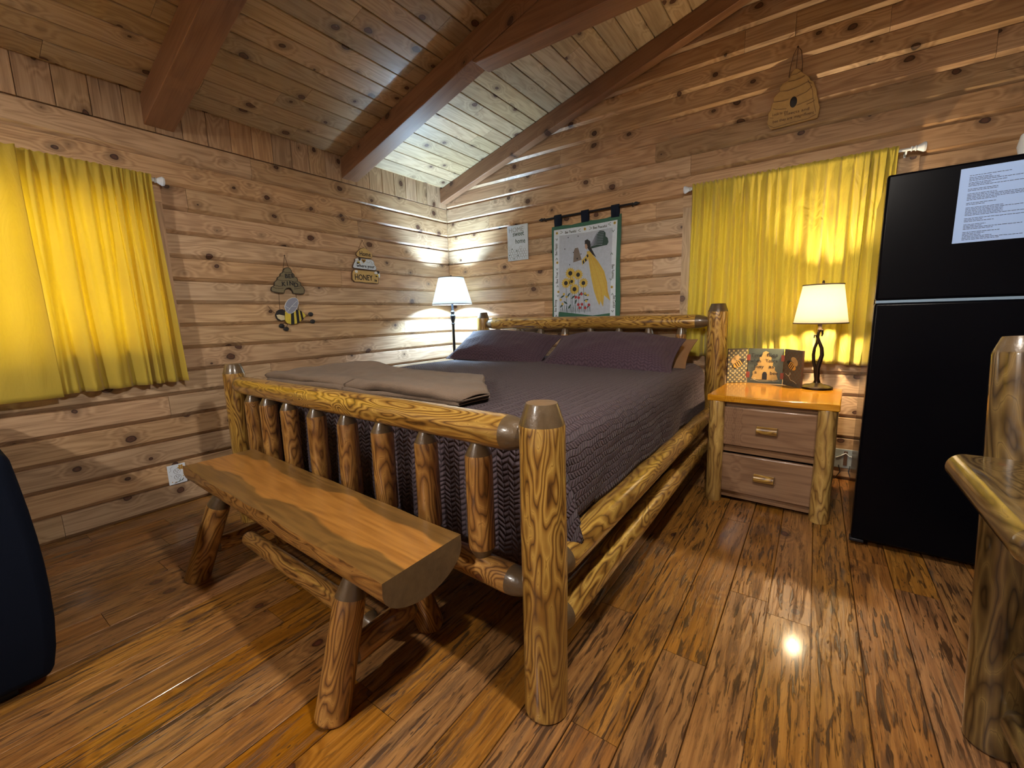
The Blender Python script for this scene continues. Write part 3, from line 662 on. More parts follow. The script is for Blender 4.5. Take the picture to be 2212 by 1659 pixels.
pillow('pillow', SHAM, (1.118, -0.605, 0.882), (1, -0.07, -0.035), (0.0, 0.60, 0.34), 0.98, 0.47, 0.19, 'dark quilted pillow on the left side of the bed, beside the floor lamp', 'pillow', 'dark quilted pillows', seed=1.0, sag=0.03)
pillow('pillow', SHAM, (2.083, -0.665, 0.875), (1, -0.055, -0.015), (-0.02, 0.60, 0.30), 0.94, 0.49, 0.19, 'dark quilted pillow on the right side of the bed, nearest the nightstand', 'pillow', 'dark quilted pillows', seed=5.0, sag=0.06)
pillow('pillow', TANC, (2.15, -0.46, 0.835), (1, 0.02, 0.0), (0, 0.8, 0.5), 0.84, 0.38, 0.13, 'tan pillow whose end sticks out behind the right quilted pillow', 'pillow', seed=9.0, flange=0.01)

# folded fleece blanket: layers of one cloth folded over on itself
mb = MB([FLEECE])
def layer(x0, x1, y0, y1, z, t, seed, amp):
    nu, nv = 70, 26
    def fn(u, v):
        # v runs round the cross-section: top from back to front, round the front fold, back underneath
        a = v*2
        if a < 1: yy = y1+(y0-y1)*a; off = t/2
        else: yy = y0+(y1-y0)*(a-1); off = -t/2
        k = 0.0
        e = (a-0.93)/0.14
        if 0 <= e <= 1: th = math.pi*e; yy = y0-math.sin(th)*t*0.55; off = math.cos(th)*t/2
        xx = x0+(x1-x0)*u-max(0, yy+2.12)*0.85*u**3
        edge = min(1, u/0.02, (1-u)/0.012); edge = max(0, edge)**0.5
        w = amp*(noise.noise(V((xx*2.5+seed, yy*3, seed)))+0.45*noise.noise(V((xx*7+seed, yy*8, 2))))
        if seed > 1.5 and off > 0: w += 0.035*math.exp(-((xx-1.02)**2/0.035+(yy+1.83)**2/0.012))+0.03*math.exp(-((xx-0.76)**2/0.012+(yy+1.95)**2/0.03))+0.006*math.sin(xx*5+yy*9)+0.004*math.sin(yy*38+xx*7)
        shear = 0.05*noise.noise(V((xx*1.3, seed, 0)))
        return V((xx+0.03*noise.noise(V((yy*6, seed, 5)))*(1 if u > 0.5 else -1), yy+shear, z+off*(0.35+0.65*edge)+w))
    mb.grid(fn, nu, nv*2, gcf=lambda u, v, p: (u*(x1-x0), v*2*(y1-y0), seed))
layer(0.68, 2.10, -2.29, -1.83, 0.786, 0.024, 1.0, 0.008)
layer(0.65, 2.15, -2.27, -1.80, 0.803, 0.024, 1.3, 0.012)
layer(0.62, 2.17, -2.25, -1.76, 0.822, 0.030, 1.6, 0.018)
tag(mb.build('blanket', origin=(1.4, -2.0, 0.78), angle=180, solid=0.004), 'folded taupe fleece blanket lying across the foot of the quilt', 'blanket')

# ---------------------------------------------------------------- split-log bench
bench = thing('log_bench', (1.64, -2.68, 0), 'split-log bench with a two-tone orange and brown seat before the footboard', 'bench')
mb = MB([SEAT, LOGD, TAPER]); N = 60; ring = []
vs = []; gc = []; K = 16
for i in range(N+1):
    t = i/N; x = 0.893+(2.402-0.893)*t; yc = -2.645-0.078*t; ha = 0.153-0.009*t
    wf = 0.010*noise.noise(V((t*6, 0, 0)))+0.006*noise.noise(V((t*17, 3, 0))); wb = 0.008*noise.noise(V((t*5, 9, 0)))
    d = 0.118+0.006*noise.noise(V((t*4, 5, 5)))
    sec = [(yc-ha+wf, 0.487), (yc-ha*0.34, 0.487), (yc+ha*0.34, 0.487), (yc+ha+wb, 0.487)]
    for k in range(1, K):
        th = math.pi*k/K; sec.append((yc+ha*math.cos(th)*(1.0+0.05*math.sin(th*3)), 0.478-(d-0.009)*math.sin(th)**0.85))
    for yy, zz in sec: vs.append((x, yy, zz)); gc.append((x+0.3, yy-yc, zz-0.487))
n = len(sec); fs = []; ms = []
for i in range(N):
    for k in range(n):
        k2 = (k+1) % n; fs.append((i*n+k, i*n+k2, (i+1)*n+k2, (i+1)*n+k)); ms.append(0 if k < 3 else 1)
fs += [tuple(reversed(range(n))), tuple(N*n+k for k in range(n))]; ms += [2, 2]
fs = [f[::-1] for f in fs]
mb.add(vs, fs, gc, ms); mb.build('seat', bench, angle=40)
def bleg(p0, p1, r): log_part('leg', bench, p0, p1, r, r*0.9, ('flat', 'tenon'), mat=LOGD, th=0.07, seg=26)
bleg((2.165, -2.900, 0), (2.165, -2.785, 0.415), 0.050); bleg((2.125, -2.470, 0), (2.150, -2.625, 0.415), 0.050)
bleg((1.025, -2.845, 0), (1.165, -2.740, 0.425), 0.050); bleg((1.030, -2.440, 0), (1.160, -2.565, 0.425), 0.050)
log_part('stretcher', bench, (2.150, -2.845, 0.135), (2.140, -2.545, 0.140), 0.040, 0.040, ('tenon', 'tenon'), mat=LOGD, th=0.03, seg=22)
log_part('stretcher', bench, (1.075, -2.80, 0.14), (1.085, -2.49, 0.14), 0.036, 0.036, ('tenon', 'tenon'), mat=LOGD, th=0.03, seg=22)
log_part('stretcher', bench, (1.09, -2.655, 0.14), (2.13, -2.700, 0.14), 0.034, 0.036, ('tenon', 'tenon'), mat=LOGD, th=0.04, seg=22)

# ---------------------------------------------------------------- nightstand
NS = thing('nightstand', (3.063, -0.50, 0), 'log-legged pine nightstand with two drawers between the bed and the fridge', 'nightstand', rz=math.radians(-3))
NM = NS.matrix_basis.copy()
def NB(mats): m = MB(mats); m.M = NM; return m
mb = NB(TOPW); mb.box((-0.312, -0.300, 0.610), (0.312, 0.262, 0.645), 0); mb.build('top', NS, bevel=0.005)
for sx in (-1, 1):
    for yy in (-0.262, 0.215):
        p = NM @ V((sx*0.262, yy, 0)); log_part('leg', NS, tuple(p), (p.x, p.y, 0.612), 0.044, 0.042, mat=LOGP, seg=26)
mb = NB(DRAWER)
mb.box((-0.225, -0.245, 0.575), (0.225, -0.222, 0.610), 0); mb.box((-0.225, -0.245, 0.305), (0.225, -0.222, 0.345), 0); mb.box((-0.225, -0.245, 0.025), (0.225, -0.222, 0.072), 0)
mb.box((-0.225, -0.222, 0.05), (0.225, 0.215, 0.07), 0); mb.box((-0.25, -0.22, 0.03), (-0.235, 0.20, 0.605), 1); mb.box((0.235, -0.22, 0.03), (0.25, 0.20, 0.605), 1); mb.box((-0.23, 0.205, 0.03), (0.23, 0.215, 0.605), 0)
mb.build('body', NS, bevel=0.003)
for z0, z1 in ((0.350, 0.578), (0.068, 0.300)):
    mb = NB(DRAWER); mb.box((-0.222, -0.272, z0), (0.222, -0.248, z1), 0); mb.box((-0.21, -0.248, z0+0.02), (0.21, 0.15, z1-0.03), 0); d = mb.build('drawer', NS, bevel=0.008, bseg=3)
    mb = MB([LOG, ENDG]); zc = (z0+z1)/2+0.0
    a, b = NM @ V((-0.052, -0.284, zc)), NM @ V((0.052, -0.284, zc))
    mb.lathe(a, b, [(0, 0.020, 1), (0.003, 0.023, 0), (0.101, 0.023, 1), (0.104, 0.020, 1)], 20, 0.0); mb.build('handle', d)

# table lamp
TLX, TLY, TZ = 3.258, -0.300, 0.646
tl = thing('table_lamp', (TLX, TLY, TZ), 'lit table lamp with a twisted dark bronze stem on the nightstand', 'lamp')
mb = MB(BRONZE); mb.lathe((TLX, TLY, TZ), (TLX, TLY, TZ+0.06), [(0, 0.078, 0), (0.004, 0.083, 0), (0.012, 0.082, 0), (0.020, 0.066, 0), (0.027, 0.034, 0), (0.036, 0.019, 0), (0.055, 0.014, 0), (0.06, 0.012, 0)], 36)
mb.build('base', tl)
mb = MB(BRONZE)
A = [(3.257, .690), (3.258, .725), (3.256, .770), (3.264, .810), (3.272, .850), (3.268, .890), (3.254, .925), (3.244, .955), (3.246, .985), (3.255, 1.003), (3.264, .998), (3.266, .975), (3.263, .962)]
B = [(3.256, .690), (3.250, .730), (3.244, .770), (3.234, .810), (3.230, .850), (3.233, .890), (3.243, .925), (3.243, .950), (3.236, .968), (3.228, .968), (3.226, .950)]
mb.tube([(x, TLY-0.006, z) for x, z in A], [.013, .013, .013, .012, .011, .010, .009, .008, .008, .007, .006, .005, .003], 12)
mb.tube([(x, TLY+0.008, z) for x, z in B], [.012, .011, .010, .009, .009, .008, .008, .007, .006, .004, .003], 12)
mb.lathe((3.252, TLY, 0.99), (3.252, TLY, 1.06), [(0, 0.008, 0), (0.012, 0.014, 0), (0.02, 0.009, 0), (0.07, 0.009, 0)], 16)
mb.build('stem', tl)
def lampshade(root, c, z0, z1, r0, r1, bulb, zb, br, wire):
    mb = MB(SHADE); mb.grid(lambda u, v: V((c[0]+(r0+(r1-r0)*v)*math.cos(u*2*math.pi), c[1]+(r0+(r1-r0)*v)*math.sin(u*2*math.pi), z0+(z1-z0)*v)), 56, 6)
    sh = mb.build('lamp_shade', root, solid=0.0015)
    mb = MB(TRIMB)
    for z, r in ((z0, r0), (z1, r1)): mb.tube([(c[0]+(r+.001)*math.cos(a*math.pi/28), c[1]+(r+.001)*math.sin(a*math.pi/28), z) for a in range(57)], 0.0035, 6)
    for k in range(3):
        a = k*2.094+0.4; mb.tube([(c[0]+r1*math.cos(a), c[1]+r1*math.sin(a), z1-0.01), (c[0], c[1], z1-0.015)], 0.0015, 5)
    mb.build('binding', sh)
    mb = MB(wire); mb.lathe((c[0], c[1], z0-0.02), (c[0], c[1], zb-br+0.006), [(0, 0.011, 0), (zb-br+0.006-z0+0.02, 0.013, 0)], 14)
    for s in (-1, 1): mb.tube([(c[0]+s*0.012, c[1], z0), (c[0]+s*0.055, c[1], zb), (c[0]+s*0.04, c[1], z1-0.05), (c[0], c[1], z1)], 0.0018, 6)
    mb.ball((c[0], c[1], z1+0.012), (0.007, 0.007, 0.014)); mb.build('harp', root)
    mb = MB(bulb); mb.ball((c[0], c[1], zb), br, 18, 12); mb.build('bulb', root)
lampshade(tl, (3.250, -0.300), 1.040, 1.262, 0.134, 0.099, BULB_W, 1.128, 0.028, BRONZE)

# floor lamp
FX, FY = 0.262, -0.262
fl = thing('floor_lamp', (FX, FY, 0), 'lit floor lamp with a white shade in the corner behind the bed', 'lamp')
mb = MB(BRONZE); mb.lathe((FX, FY, 0), (FX, FY, 0.05), [(0, 0.13, 0), (0.006, 0.135, 0), (0.02, 0.12, 0), (0.035, 0.03, 0), (0.05, 0.014, 0)], 36); mb.build('base', fl)
mb = MB(IRON); mb.lathe((FX, FY, 0.04), (FX, FY, 1.26), [(0, 0.013, 0), (1.02, 0.013, 0), (1.03, 0.020, 0), (1.04, 0.013, 0), (1.08, 0.024, 0), (1.11, 0.027, 0), (1.125, 0.016, 0), (1.15, 0.022, 0), (1.16, 0.012, 0), (1.22, 0.010, 0)], 20); mb.build('pole', fl)
lampshade(fl, (FX, FY), 1.262, 1.520, 0.196, 0.122, BULB_C, 1.375, 0.046, IRON)

# unseen pendants: the main room light, and one added to fill the walls
def pendant(x, y, z, mat, label):
    cl = thing('unseen_pendant', (x, y, z-0.02), label, 'lamp')
    mb = MB(IRON); mb.lathe((x, y, z+0.11), (x, y, ceil_z(x)), [(0, 0.008, 0), (ceil_z(x)-z-0.11, 0.008, 0)], 10); mb.build('rod', cl)
    mb = MB(IRON); mb.grid(lambda u, v: V((x+(0.05+0.17*math.sin(v*1.5))*math.cos(u*2*math.pi), y+(0.05+0.17*math.sin(v*1.5))*math.sin(u*2*math.pi), z+0.11-0.13*v*v)), 40, 8); mb.build('metal_shade', cl, solid=0.003)
    mb = MB(mat); mb.ball((x, y, z-0.008), 0.05, 20, 12); mb.build('bulb', cl)
pendant(3.15, -2.68, 2.16, BULB_R, 'dark metal shaded pendant lamp hanging above the view, in front of the camera')
pendant(1.9, -5.0, 2.30, BULB_F, 'added fill lamp with a dark metal shade, unseen behind the camera')

# ---------------------------------------------------------------- fridge and what is on it
FRD = thing('refrigerator', (3.825, -0.64, 0), 'tall black top-freezer refrigerator right of the nightstand', 'refrigerator', rz=math.radians(-2.1))
FM = FRD.matrix_basis.copy(); fw, fd = 0.378, 0.345
def FB(mats): m = MB(mats); m.M = FM; return m
mb = FB(FSIDE); mb.box((-fw, -fd+0.06, 0.03), (fw, fd, 1.660), 2); mb.box((-fw+.03, -fd+0.09, 0.0), (fw-.03, fd-0.03, 0.03), 0); mb.build('cabinet', FRD, bevel=0.006)
for nm, z0, z1 in (('freezer_door', 1.153, 1.672), ('door', 0.035, 1.141)):
    mb = FB(FRIDGE); mb.box((-fw, -fd, z0), (fw, -fd+0.055, z1), 2); dd = mb.build(nm, FRD, bevel=0.010, bseg=3)
    mb = FB(FRIDGE); hz0, hz1 = (1.19, 1.45) if z0 > 1 else (0.70, 1.11)
    mb.tube([FM.inverted() @ (FM @ V((fw-0.05, -fd, hz0))), (fw-0.05, -fd-0.04, hz0+0.02), (fw-0.05, -fd-0.04, hz1-0.02), (fw-0.05, -fd, hz1)], 0.011, 10); mb.build('handle', dd)
mb = FB(GASKET); mb.box((-fw+0.004, -fd+0.006, 1.1415), (fw-0.004, -fd+0.05, 1.1525), 0); mb.build('door_trim', FRD, smooth=False)
mb = FB(IRON); mb.box((-fw-0.004, -fd+0.0, 0.02), (-fw+0.05, -fd+0.05, 0.034), 0); mb.build('hinge', FRD, bevel=0.003)
# printed sheet on the freezer door
rp = random.Random(4)
pp = thing('notice_sheet', tuple(FM @ V((-0.05, -fd-0.001, 1.365))), 'pale printed notice sheet, tinted blue for the cool light, on the black freezer door', 'notice', rz=math.radians(-2.1))
mb = FB(PAPER); x0 = -0.159; mb.box((x0, -fd-0.0022, 1.368), (x0+0.222, -fd-0.0008, 1.648), 0); mb.build('paper', pp, smooth=False)
mb = FB(INK); z = 1.618
for grp in (1, 3, 3, 0, 2, 0, 5, 0, 2, 0, 6, 0, 3, 0, 4, 0, 6, 0, 1):
    if grp == 0: z -= 0.0042; continue
    if z < 1.40: break
    for i in range(grp):
        ln = rp.choice((0.05, 0.06, 0.08, 0.10, 0.16, 0.155)) if grp != 1 else 0.11; x = x0+0.026; e = x+ln
        while x < e:
            w = rp.uniform(0.004, 0.013); mb.box((x, -fd-0.0027, z), (min(x+w, e), -fd-0.0021, z+0.0017), 0); x += w+0.0016
        z -= 0.0056
    z -= 0.0022
mb.build('printed_lines', pp, smooth=False)
# round pale container on top
cx, cy = 4.003, -0.62
mb = MB(WHITEP); mb.lathe((cx, cy, 1.662), (cx, cy, 1.855), [(0, 0.085, 0), (0.01, 0.10, 0), (0.12, 0.125, 0), (0.165, 0.118, 0), (0.185, 0.09, 0), (0.193, 0.03, 0)], 32)
tag(mb.build('container', origin=(cx, cy, 1.662)), 'pale rounded container standing on top of the fridge, cut by the right edge', 'container')

# ---------------------------------------------------------------- tall log chair, right edge
ch = thing('log_chair', (3.78, -2.20, 0), 'tall log chair with a rounded slab seat, cut by the right edge', 'chair')
log_part('post', ch, (3.695, -1.985, 0), (3.668, -1.862, 1.045), 0.056, 0.050, ('flat', 'chamfer'), mat=LOGO, th=0.04, seg=34)
log_part('post', ch, (4.08, -1.995, 0), (4.105, -1.872, 1.045), 0.056, 0.050, ('flat', 'chamfer'), mat=LOGO, th=0.04, seg=34)
log_part('leg', ch, (3.735, -2.46, 0), (3.665, -2.34, 0.70), 0.045, 0.042, ('flat', 'tenon'), mat=LOGO, th=0.05)
log_part('leg', ch, (4.07, -2.46, 0), (4.09, -2.34, 0.70), 0.045, 0.042, ('flat', 'tenon'), mat=LOGO, th=0.05)
mb = MB([LOGO]); sec = []
for k in range(13):
    a = math.pi/2+math.pi*k/12; sec.append((0.036*math.cos(a), 0.036*math.sin(a)))
sec2 = [(3.583+x, 0.714+z) for x, z in sec]+[(4.15-x, 0.714-z) for x, z in sec]
mb.prism(sec2, (0, 0, 0), (1, 0, 0), (0, 0, 1), (0, 1, 0), -2.42, -1.925)
mb.g = [(p[1]+3, p[0], p[2]) for p in mb.v]
mb.build('seat', ch, bevel=0.018, bseg=4, angle=30)
for z0, x0, x1 in ((0.285, 3.705, 3.72), (0.125, 3.70, 3.73)):
    log_part('rail', ch, (x0+.01, -2.02, z0), (x1, -2.43, z0-0.005), 0.036, 0.036, ('tenon', 'tenon'), mat=LOGO, th=0.03, seg=20)
log_part('rail', ch, (3.75, -1.965, 0.22), (4.03, -1.97, 0.22), 0.034, 0.034, ('tenon', 'tenon'), mat=LOGO, th=0.03, seg=20)
mb = MB(LOGO); mb.box((3.735, -2.44, 0.345), (3.95, -2.045, 0.372), 1); mb.build('footrest', ch, bevel=0.004)

ch.location.x -= 0.018

# navy couch end, left edge
so = thing('couch', (0.72, -3.8, 0), 'navy upholstered couch of which only the rounded back end shows at the left edge', 'couch')
def cushion(name, lo, hi, bev, lean=0.0):
    mb = MB(NAVY); x0, y0, z0 = lo; x1, y1, z1 = hi; n = 8
    vs = []
    for k in range(n+1):
        t = k/n; z = z0+(z1-z0)*t; b = 0.02*math.sin(math.pi*t)-lean*t; tuck = -0.012*max(0, 1-t*6)
        for a, c in ((x0-b*0-tuck, y0), (x1+b+tuck, y0), (x1+b+tuck, y1+b+tuck), (x0-tuck, y1+b+tuck)): vs.append((a, c, z))
    fs = [(k*4+i, k*4+(i+1) % 4, (k+1)*4+(i+1) % 4, (k+1)*4+i) for k in range(n) for i in range(4)]+[(3, 2, 1, 0), (n*4, n*4+1, n*4+2, n*4+3)]
    mb.add(vs, fs); return mb.build(name, so, bevel=bev, bseg=5, angle=60)
cushion('backrest', (0.12, -3.60, 0.03), (1.325, -3.315, 0.772), 0.03, 0.012)
cushion('arm', (1.16, -4.25, 0.05), (1.36, -3.62, 0.60), 0.05); cushion('arm', (0.10, -4.25, 0.05), (0.30, -3.62, 0.60), 0.05)
cushion('seat', (0.31, -4.24, 0.05), (1.15, -3.62, 0.44), 0.05)
for x, y in ((0.2, -3.42), (1.24, -3.43), (0.2, -4.15), (1.24, -4.15)):
    mb = MB(IRON); mb.box((x-.025, y-.025, 0), (x+.025, y+.025, 0.055), 2); mb.build('foot', so)

# ---------------------------------------------------------------- curtains and rods
def toL(u, v, d): return V((d, u, v))
def toB(u, v, d): return V((u, -d, v))
def curtain(to, ut, ub, zt, zb, d0, amp, waves, seed, label, group, tight=None, nu=150, nv=46, heading=0.045):
    """ut/ub: (left, right) at the top and at the hem; waves: folds over the width; tight: part gathered more densely"""
    mb = MB(CURTL if to is toL else CURT)
    def fn(a, v):
        a2 = a
        if tight:
            t0, k = tight
            a2 = a*k if a < t0 else t0*k+(a-t0)*(1-t0*k)/(1-t0)
        z = zt+(zb(a)-zt)*v if callable(zb) else zt+(zb-zt)*v
        sp = 1-v; s = a
        w = math.sin(2*math.pi*(waves*s+0.5*noise.noise(V((s*3, seed, v*0.7)))))*amp*(0.35+0.65*v)*(0.6+0.8*abs(noise.noise(V((s*4+seed, 2, v*0.5)))))
        w += 0.35*amp*math.sin(4*math.pi*(waves*s+0.5*noise.noise(V((s*3, seed, v*0.7))))+1.0)*v
        w += 0.45*amp*math.sin(2*math.pi*(waves*2.3*s+seed+0.3*v))*(1-0.7*v)+0.5*amp*noise.noise(V((a*7, v*2.5, seed+4)))*v
        g = 0.005*math.sin(2*math.pi*waves*4.1*s+seed)*math.exp(-v*7)
        topb = min(1, v/(heading/(zt-1.0))*0.55)
        u = ut[0]+(ut[1]-ut[0])*a2; ul = ub[0]+(ub[1]-ub[0])*a2; vv = v**1.3
        n = 0.004*noise.noise(V((a*9, v*7, seed)))
        # the heading stands above the rod in a little ruffle
        zz = z+0.004*math.sin(2*math.pi*waves*4.1*s)*math.exp(-v*30)
        return to(u*(1-vv)+ul*vv+0.3*w*0.6, zz, d0+0.030*math.exp(-v*9)+w*min(1, 0.22+v/0.13)+g+n)
    mb.grid(fn, nu, nv, gcf=lambda u, v, p: (u*(ut[1]-ut[0])*1.4+seed, v*(zt-1.0), 0))
    o = mb.build('curtain', origin=tuple(to(ut[0], zt, d0)), angle=180, solid=0.0012)
    return tag(o, label, 'curtain', group)
curtain(toL, (-3.66, -3.025), (-3.66, -3.018), 1.978, 0.779, 0.092, 0.012, 2.5, 1.0, 'yellow curtain panel at the far left edge of the photo, overlapping its neighbour', 'yellow curtains of the left window')
curtain(toL, (-3.035, -2.515), (-3.035, -2.478), 1.978, 0.790, 0.060, 0.030, 6.0, 3.3, 'yellow curtain panel of the left window, its gathered edge nearest the bed', 'yellow curtains of the left window', tight=(0.5, 1.32))
curtain(toB, (2.448, 2.972), (2.436, 3.012), 2.012, lambda a: 0.80-0.01*a, 0.062, 0.040, 4.5, 6.1, 'yellow curtain panel behind the bed post, left half of the back window', 'yellow curtains of the back window')
curtain(toB, (2.968, 3.545), (3.008, 3.53), 2.012, lambda a: 0.785-0.02*a, 0.066, 0.040, 5.0, 9.4, 'yellow curtain panel glowing behind the table lamp, beside the fridge', 'yellow curtains of the back window', tight=(0.55, 1.25))
def rod(to, u0, u1, z, label, both):
    a = to(u0, z, 0.060); b = to(u1, z, 0.060); t = thing('curtain_rod', tuple((a+b)/2), label, 'curtain rod', 'white curtain rods')
    mb = MB(WHITEM); mb.tube([a, b], 0.008, 12); mb.build('rod', t)
    du = 1 if u1 > u0 else -1
    for u, s in (((u1, du),)+(((u0, -du),) if both else ())):
        mb = MB(WHITEM); mb.lathe(to(u-s*0.004, z, 0.060), to(u+s*0.062, z, 0.060), [(0, 0.010, 0), (0.005, 0.015, 0), (0.010, 0.010, 0), (0.018, 0.010, 0), (0.022, 0.016, 0), (0.028, 0.012, 0), (0.055, 0.026, 0), (0.064, 0.024, 0), (0.066, 0.018, 0)], 18); mb.build('finial', t)
        mb = MB(WHITEM); mb.tube([to(u-s*0.02, z-0.006, 0.060), to(u-s*0.02, z-0.020, 0.045), to(u-s*0.02, z-0.020, 0.004)], 0.004, 8)
        q = [to(u-s*0.02+i, z-0.045+j, 0.002) for i, j in ((-.008, 0), (.008, 0), (.008, .05), (-.008, .05))]; mb.tube([q[0]*.5+q[1]*.5, q[2]*.5+q[3]*.5], 0.006, 6); mb.build('bracket', t)
rod(toL, -3.70, -2.507, 1.957, 'white curtain rod with a flared finial over the left window', False)
rod(toB, 2.447, 3.60, 1.993, 'white curtain rod with two flared finials over the back window', True)

# ---------------------------------------------------------------- signs on the left wall
LX = dict(P0=(0, 0, 0), ex=(0, 1, 0), ey=(0, 0, 1), en=(1, 0, 0)); BX = dict(P0=(0, 0, 0), ex=(1, 0, 0), ey=(0, 0, 1), en=(0, -1, 0))
def cut(name, mat, pts, fr, d0, d1, parent=None, origin=None, bevel=0.0, edge=None):
    mats = [mat] if edge is None else [mat, edge]
    mb = MB(mats); mb.prism(pts, fr['P0'], fr['ex'], fr['ey'], fr['en'], d0, d1, 0, None if edge is None else 1)
    return mb.build(name, parent, origin, bevel=bevel, bseg=3, angle=50)
def ell(cx, cy, rx, ry, rot=0.0, n=20):
    return [(cx+rx*math.cos(a)*math.cos(rot)-ry*math.sin(a)*math.sin(rot), cy+rx*math.cos(a)*math.sin(rot)+ry*math.sin(a)*math.cos(rot)) for a in [2*math.pi*i/n for i in range(n)]]
def lift(fr, pts, d): P0, ex, ey, en = (V(fr[k]) for k in ('P0', 'ex', 'ey', 'en')); return [P0+ex*x+ey*y+en*d for x, y in pts]
def off(pts, dx, dy): return [(x+dx, y+dy) for x, y in pts]
def scale(pts, k, kx=None):
    cx = sum(p[0] for p in pts)/len(pts); cy = sum(p[1] for p in pts)/len(pts); return [(cx+(x-cx)*(kx or k), cy+(y-cy)*k) for x, y in pts]
HIVE1 = [(-1.784,1.506),(-1.775,1.519),(-1.756,1.526),(-1.738,1.524),(-1.726,1.506),(-1.724,1.492),(-1.709,1.478),(-1.707,1.462),(-1.688,1.454),(-1.685,1.43),(-1.667,1.424),(-1.663,1.398),(-1.645,1.388),(-1.639,1.367),(-1.646,1.341),(-1.674,1.336),(-1.729,1.34),(-1.733,1.36),(-1.743,1.375),(-1.757,1.38),(-1.776,1.375),(-1.791,1.36),(-1.797,1.34),(-1.838,1.341),(-1.88,1.349),(-1.887,1.362),(-1.88,1.382),(-1.861,1.392),(-1.857,1.417),(-1.839,1.432),(-1.831,1.451),(-1.814,1.461),(-1.807,1.48),(-1.789,1.491)]
bk = thing('bee_kind_sign', (0.0, -1.757, 1.34), 'hanging grey hive sign reading BEE KIND with a striped bee dangling below', 'sign')
cut('hive', P['hive'], HIVE1, LX, 0.010, 0.028, bk, bevel=0.005, edge=P['hiveline'])
mb = MB(P['hiveline'])
for l in ([(-1.786,1.494),(-1.757,1.488),(-1.727,1.494)], [(-1.812,1.463),(-1.79,1.462)], [(-1.728,1.462),(-1.706,1.463)], [(-1.836,1.434),(-1.80,1.43),(-1.755,1.434),(-1.72,1.428),(-1.686,1.432)], [(-1.858,1.396),(-1.83,1.388),(-1.80,1.392)], [(-1.70,1.39),(-1.664,1.398)], [(-1.88,1.383),(-1.85,1.372),(-1.80,1.376)], [(-1.72,1.372),(-1.665,1.384)]):
    mb.tube(lift(LX, l, 0.0285), 0.0016, 5)
mb.tube(lift(LX, HIVE1+HIVE1[:1], 0.027), 0.0022, 5)
mb.build('outline', bk)
mb = MB(P['black'])
for s, x, y, z in (('B', -1.768, 1.450, .042), ('E', -1.745, 1.450, .042), ('E', -1.722, 1.455, .040), ('K', -1.795, 1.392, .042), ('I', -1.766, 1.397, .042), ('N', -1.736, 1.398, .044), ('D', -1.702, 1.388, .046)):
    mb.text(s, z, (0, x, y), (0, 1, 0), (0, 0, 1), (1, 0, 0), 0.0285, bold=0.0012)
mb.build('lettering', bk, smooth=False)
mb = MB(STRING)
for l in ([(-1.780,1.505),(-1.757,1.612)], [(-1.732,1.507),(-1.757,1.612)], [(-1.828,1.345),(-1.833,1.224)], [(-1.703,1.34),(-1.692,1.215)]):
    mb.tube(lift(LX, l, 0.012), 0.0016, 5)
mb.ball((0.012, -1.757, 1.613), 0.005, 8, 6); mb.build('hanging_wire', bk)
mb = MB(STRING)
for l in ([(-1.872,1.197),(-1.90,1.225),(-1.915,1.249),(-1.925,1.246)], [(-1.652,1.172),(-1.63,1.176),(-1.608,1.183)], [(-1.678,1.138),(-1.64,1.128),(-1.597,1.129)], [(-1.803,1.134),(-1.831,1.111)], [(-1.785,1.120),(-1.800,1.086)]):
    mb.tube(lift(LX, l, 0.012), 0.0016, 5)
mb.build('bee_wires', bk)
BEEHEAD = [(-1.873,1.185),(-1.86,1.21),(-1.84,1.222),(-1.818,1.224),(-1.801,1.213),(-1.809,1.144),(-1.835,1.139),(-1.856,1.143),(-1.87,1.163)]
BEEBODY = [(-1.804,1.206),(-1.778,1.217),(-1.748,1.22),(-1.713,1.222),(-1.683,1.213),(-1.661,1.197),(-1.644,1.174),(-1.67,1.152),(-1.696,1.13),(-1.729,1.114),(-1.767,1.113),(-1.793,1.121),(-1.807,1.144),(-1.809,1.173)]
WINGP = [(-1.807,1.242),(-1.795,1.268),(-1.774,1.294),(-1.746,1.307),(-1.719,1.309),(-1.702,1.295),(-1.699,1.269),(-1.712,1.235),(-1.734,1.209),(-1.758,1.194),(-1.781,1.193),(-1.798,1.206)]
bb = cut('bee_body', P['yellow'], BEEBODY, LX, 0.008, 0.024, bk, bevel=0.005)
mb = MB(P['black'])
for q in ([(-1.758,1.219),(-1.738,1.221),(-1.743,1.113),(-1.768,1.112)], [(-1.722,1.222),(-1.703,1.220),(-1.702,1.125),(-1.722,1.117)], [(-1.692,1.216),(-1.677,1.208),(-1.668,1.150),(-1.684,1.139)]):
    mb.prism(q, LX['P0'], LX['ex'], LX['ey'], LX['en'], 0.02, 0.0252)
mb.build('stripes', bb, smooth=False)
cut('bee_head', P['black'], BEEHEAD, LX, 0.008, 0.024, bk, bevel=0.004)
cut('bee_face', P['cream'], [(-1.868,1.183),(-1.848,1.186),(-1.812,1.178),(-1.812,1.147),(-1.838,1.143),(-1.862,1.160)], LX, 0.022, 0.0256, bk)
wg = cut('bee_wing', P['wing'], WINGP, LX, 0.026, 0.031, bk, bevel=0.0015)
mb = MB(P['white']); mb.tube(lift(LX, WINGP+WINGP[:1], 0.0305), 0.0018, 5)
for l in ([(-1.79,1.205),(-1.755,1.245),(-1.71,1.285)], [(-1.755,1.245),(-1.715,1.245)], [(-1.77,1.228),(-1.80,1.245)]): mb.tube(lift(LX, l, 0.0312), 0.0012, 5)
mb.build('wing_veins', wg)
mb = MB(P['black'])
for y, z, a in ((-1.602, 1.186, .4), (-1.592, 1.130, 0), (-1.834, 1.104, .3), (-1.804, 1.080, 0)): mb.ball((0.014, y, z), (0.008, 0.021, 0.0165), 14, 8)
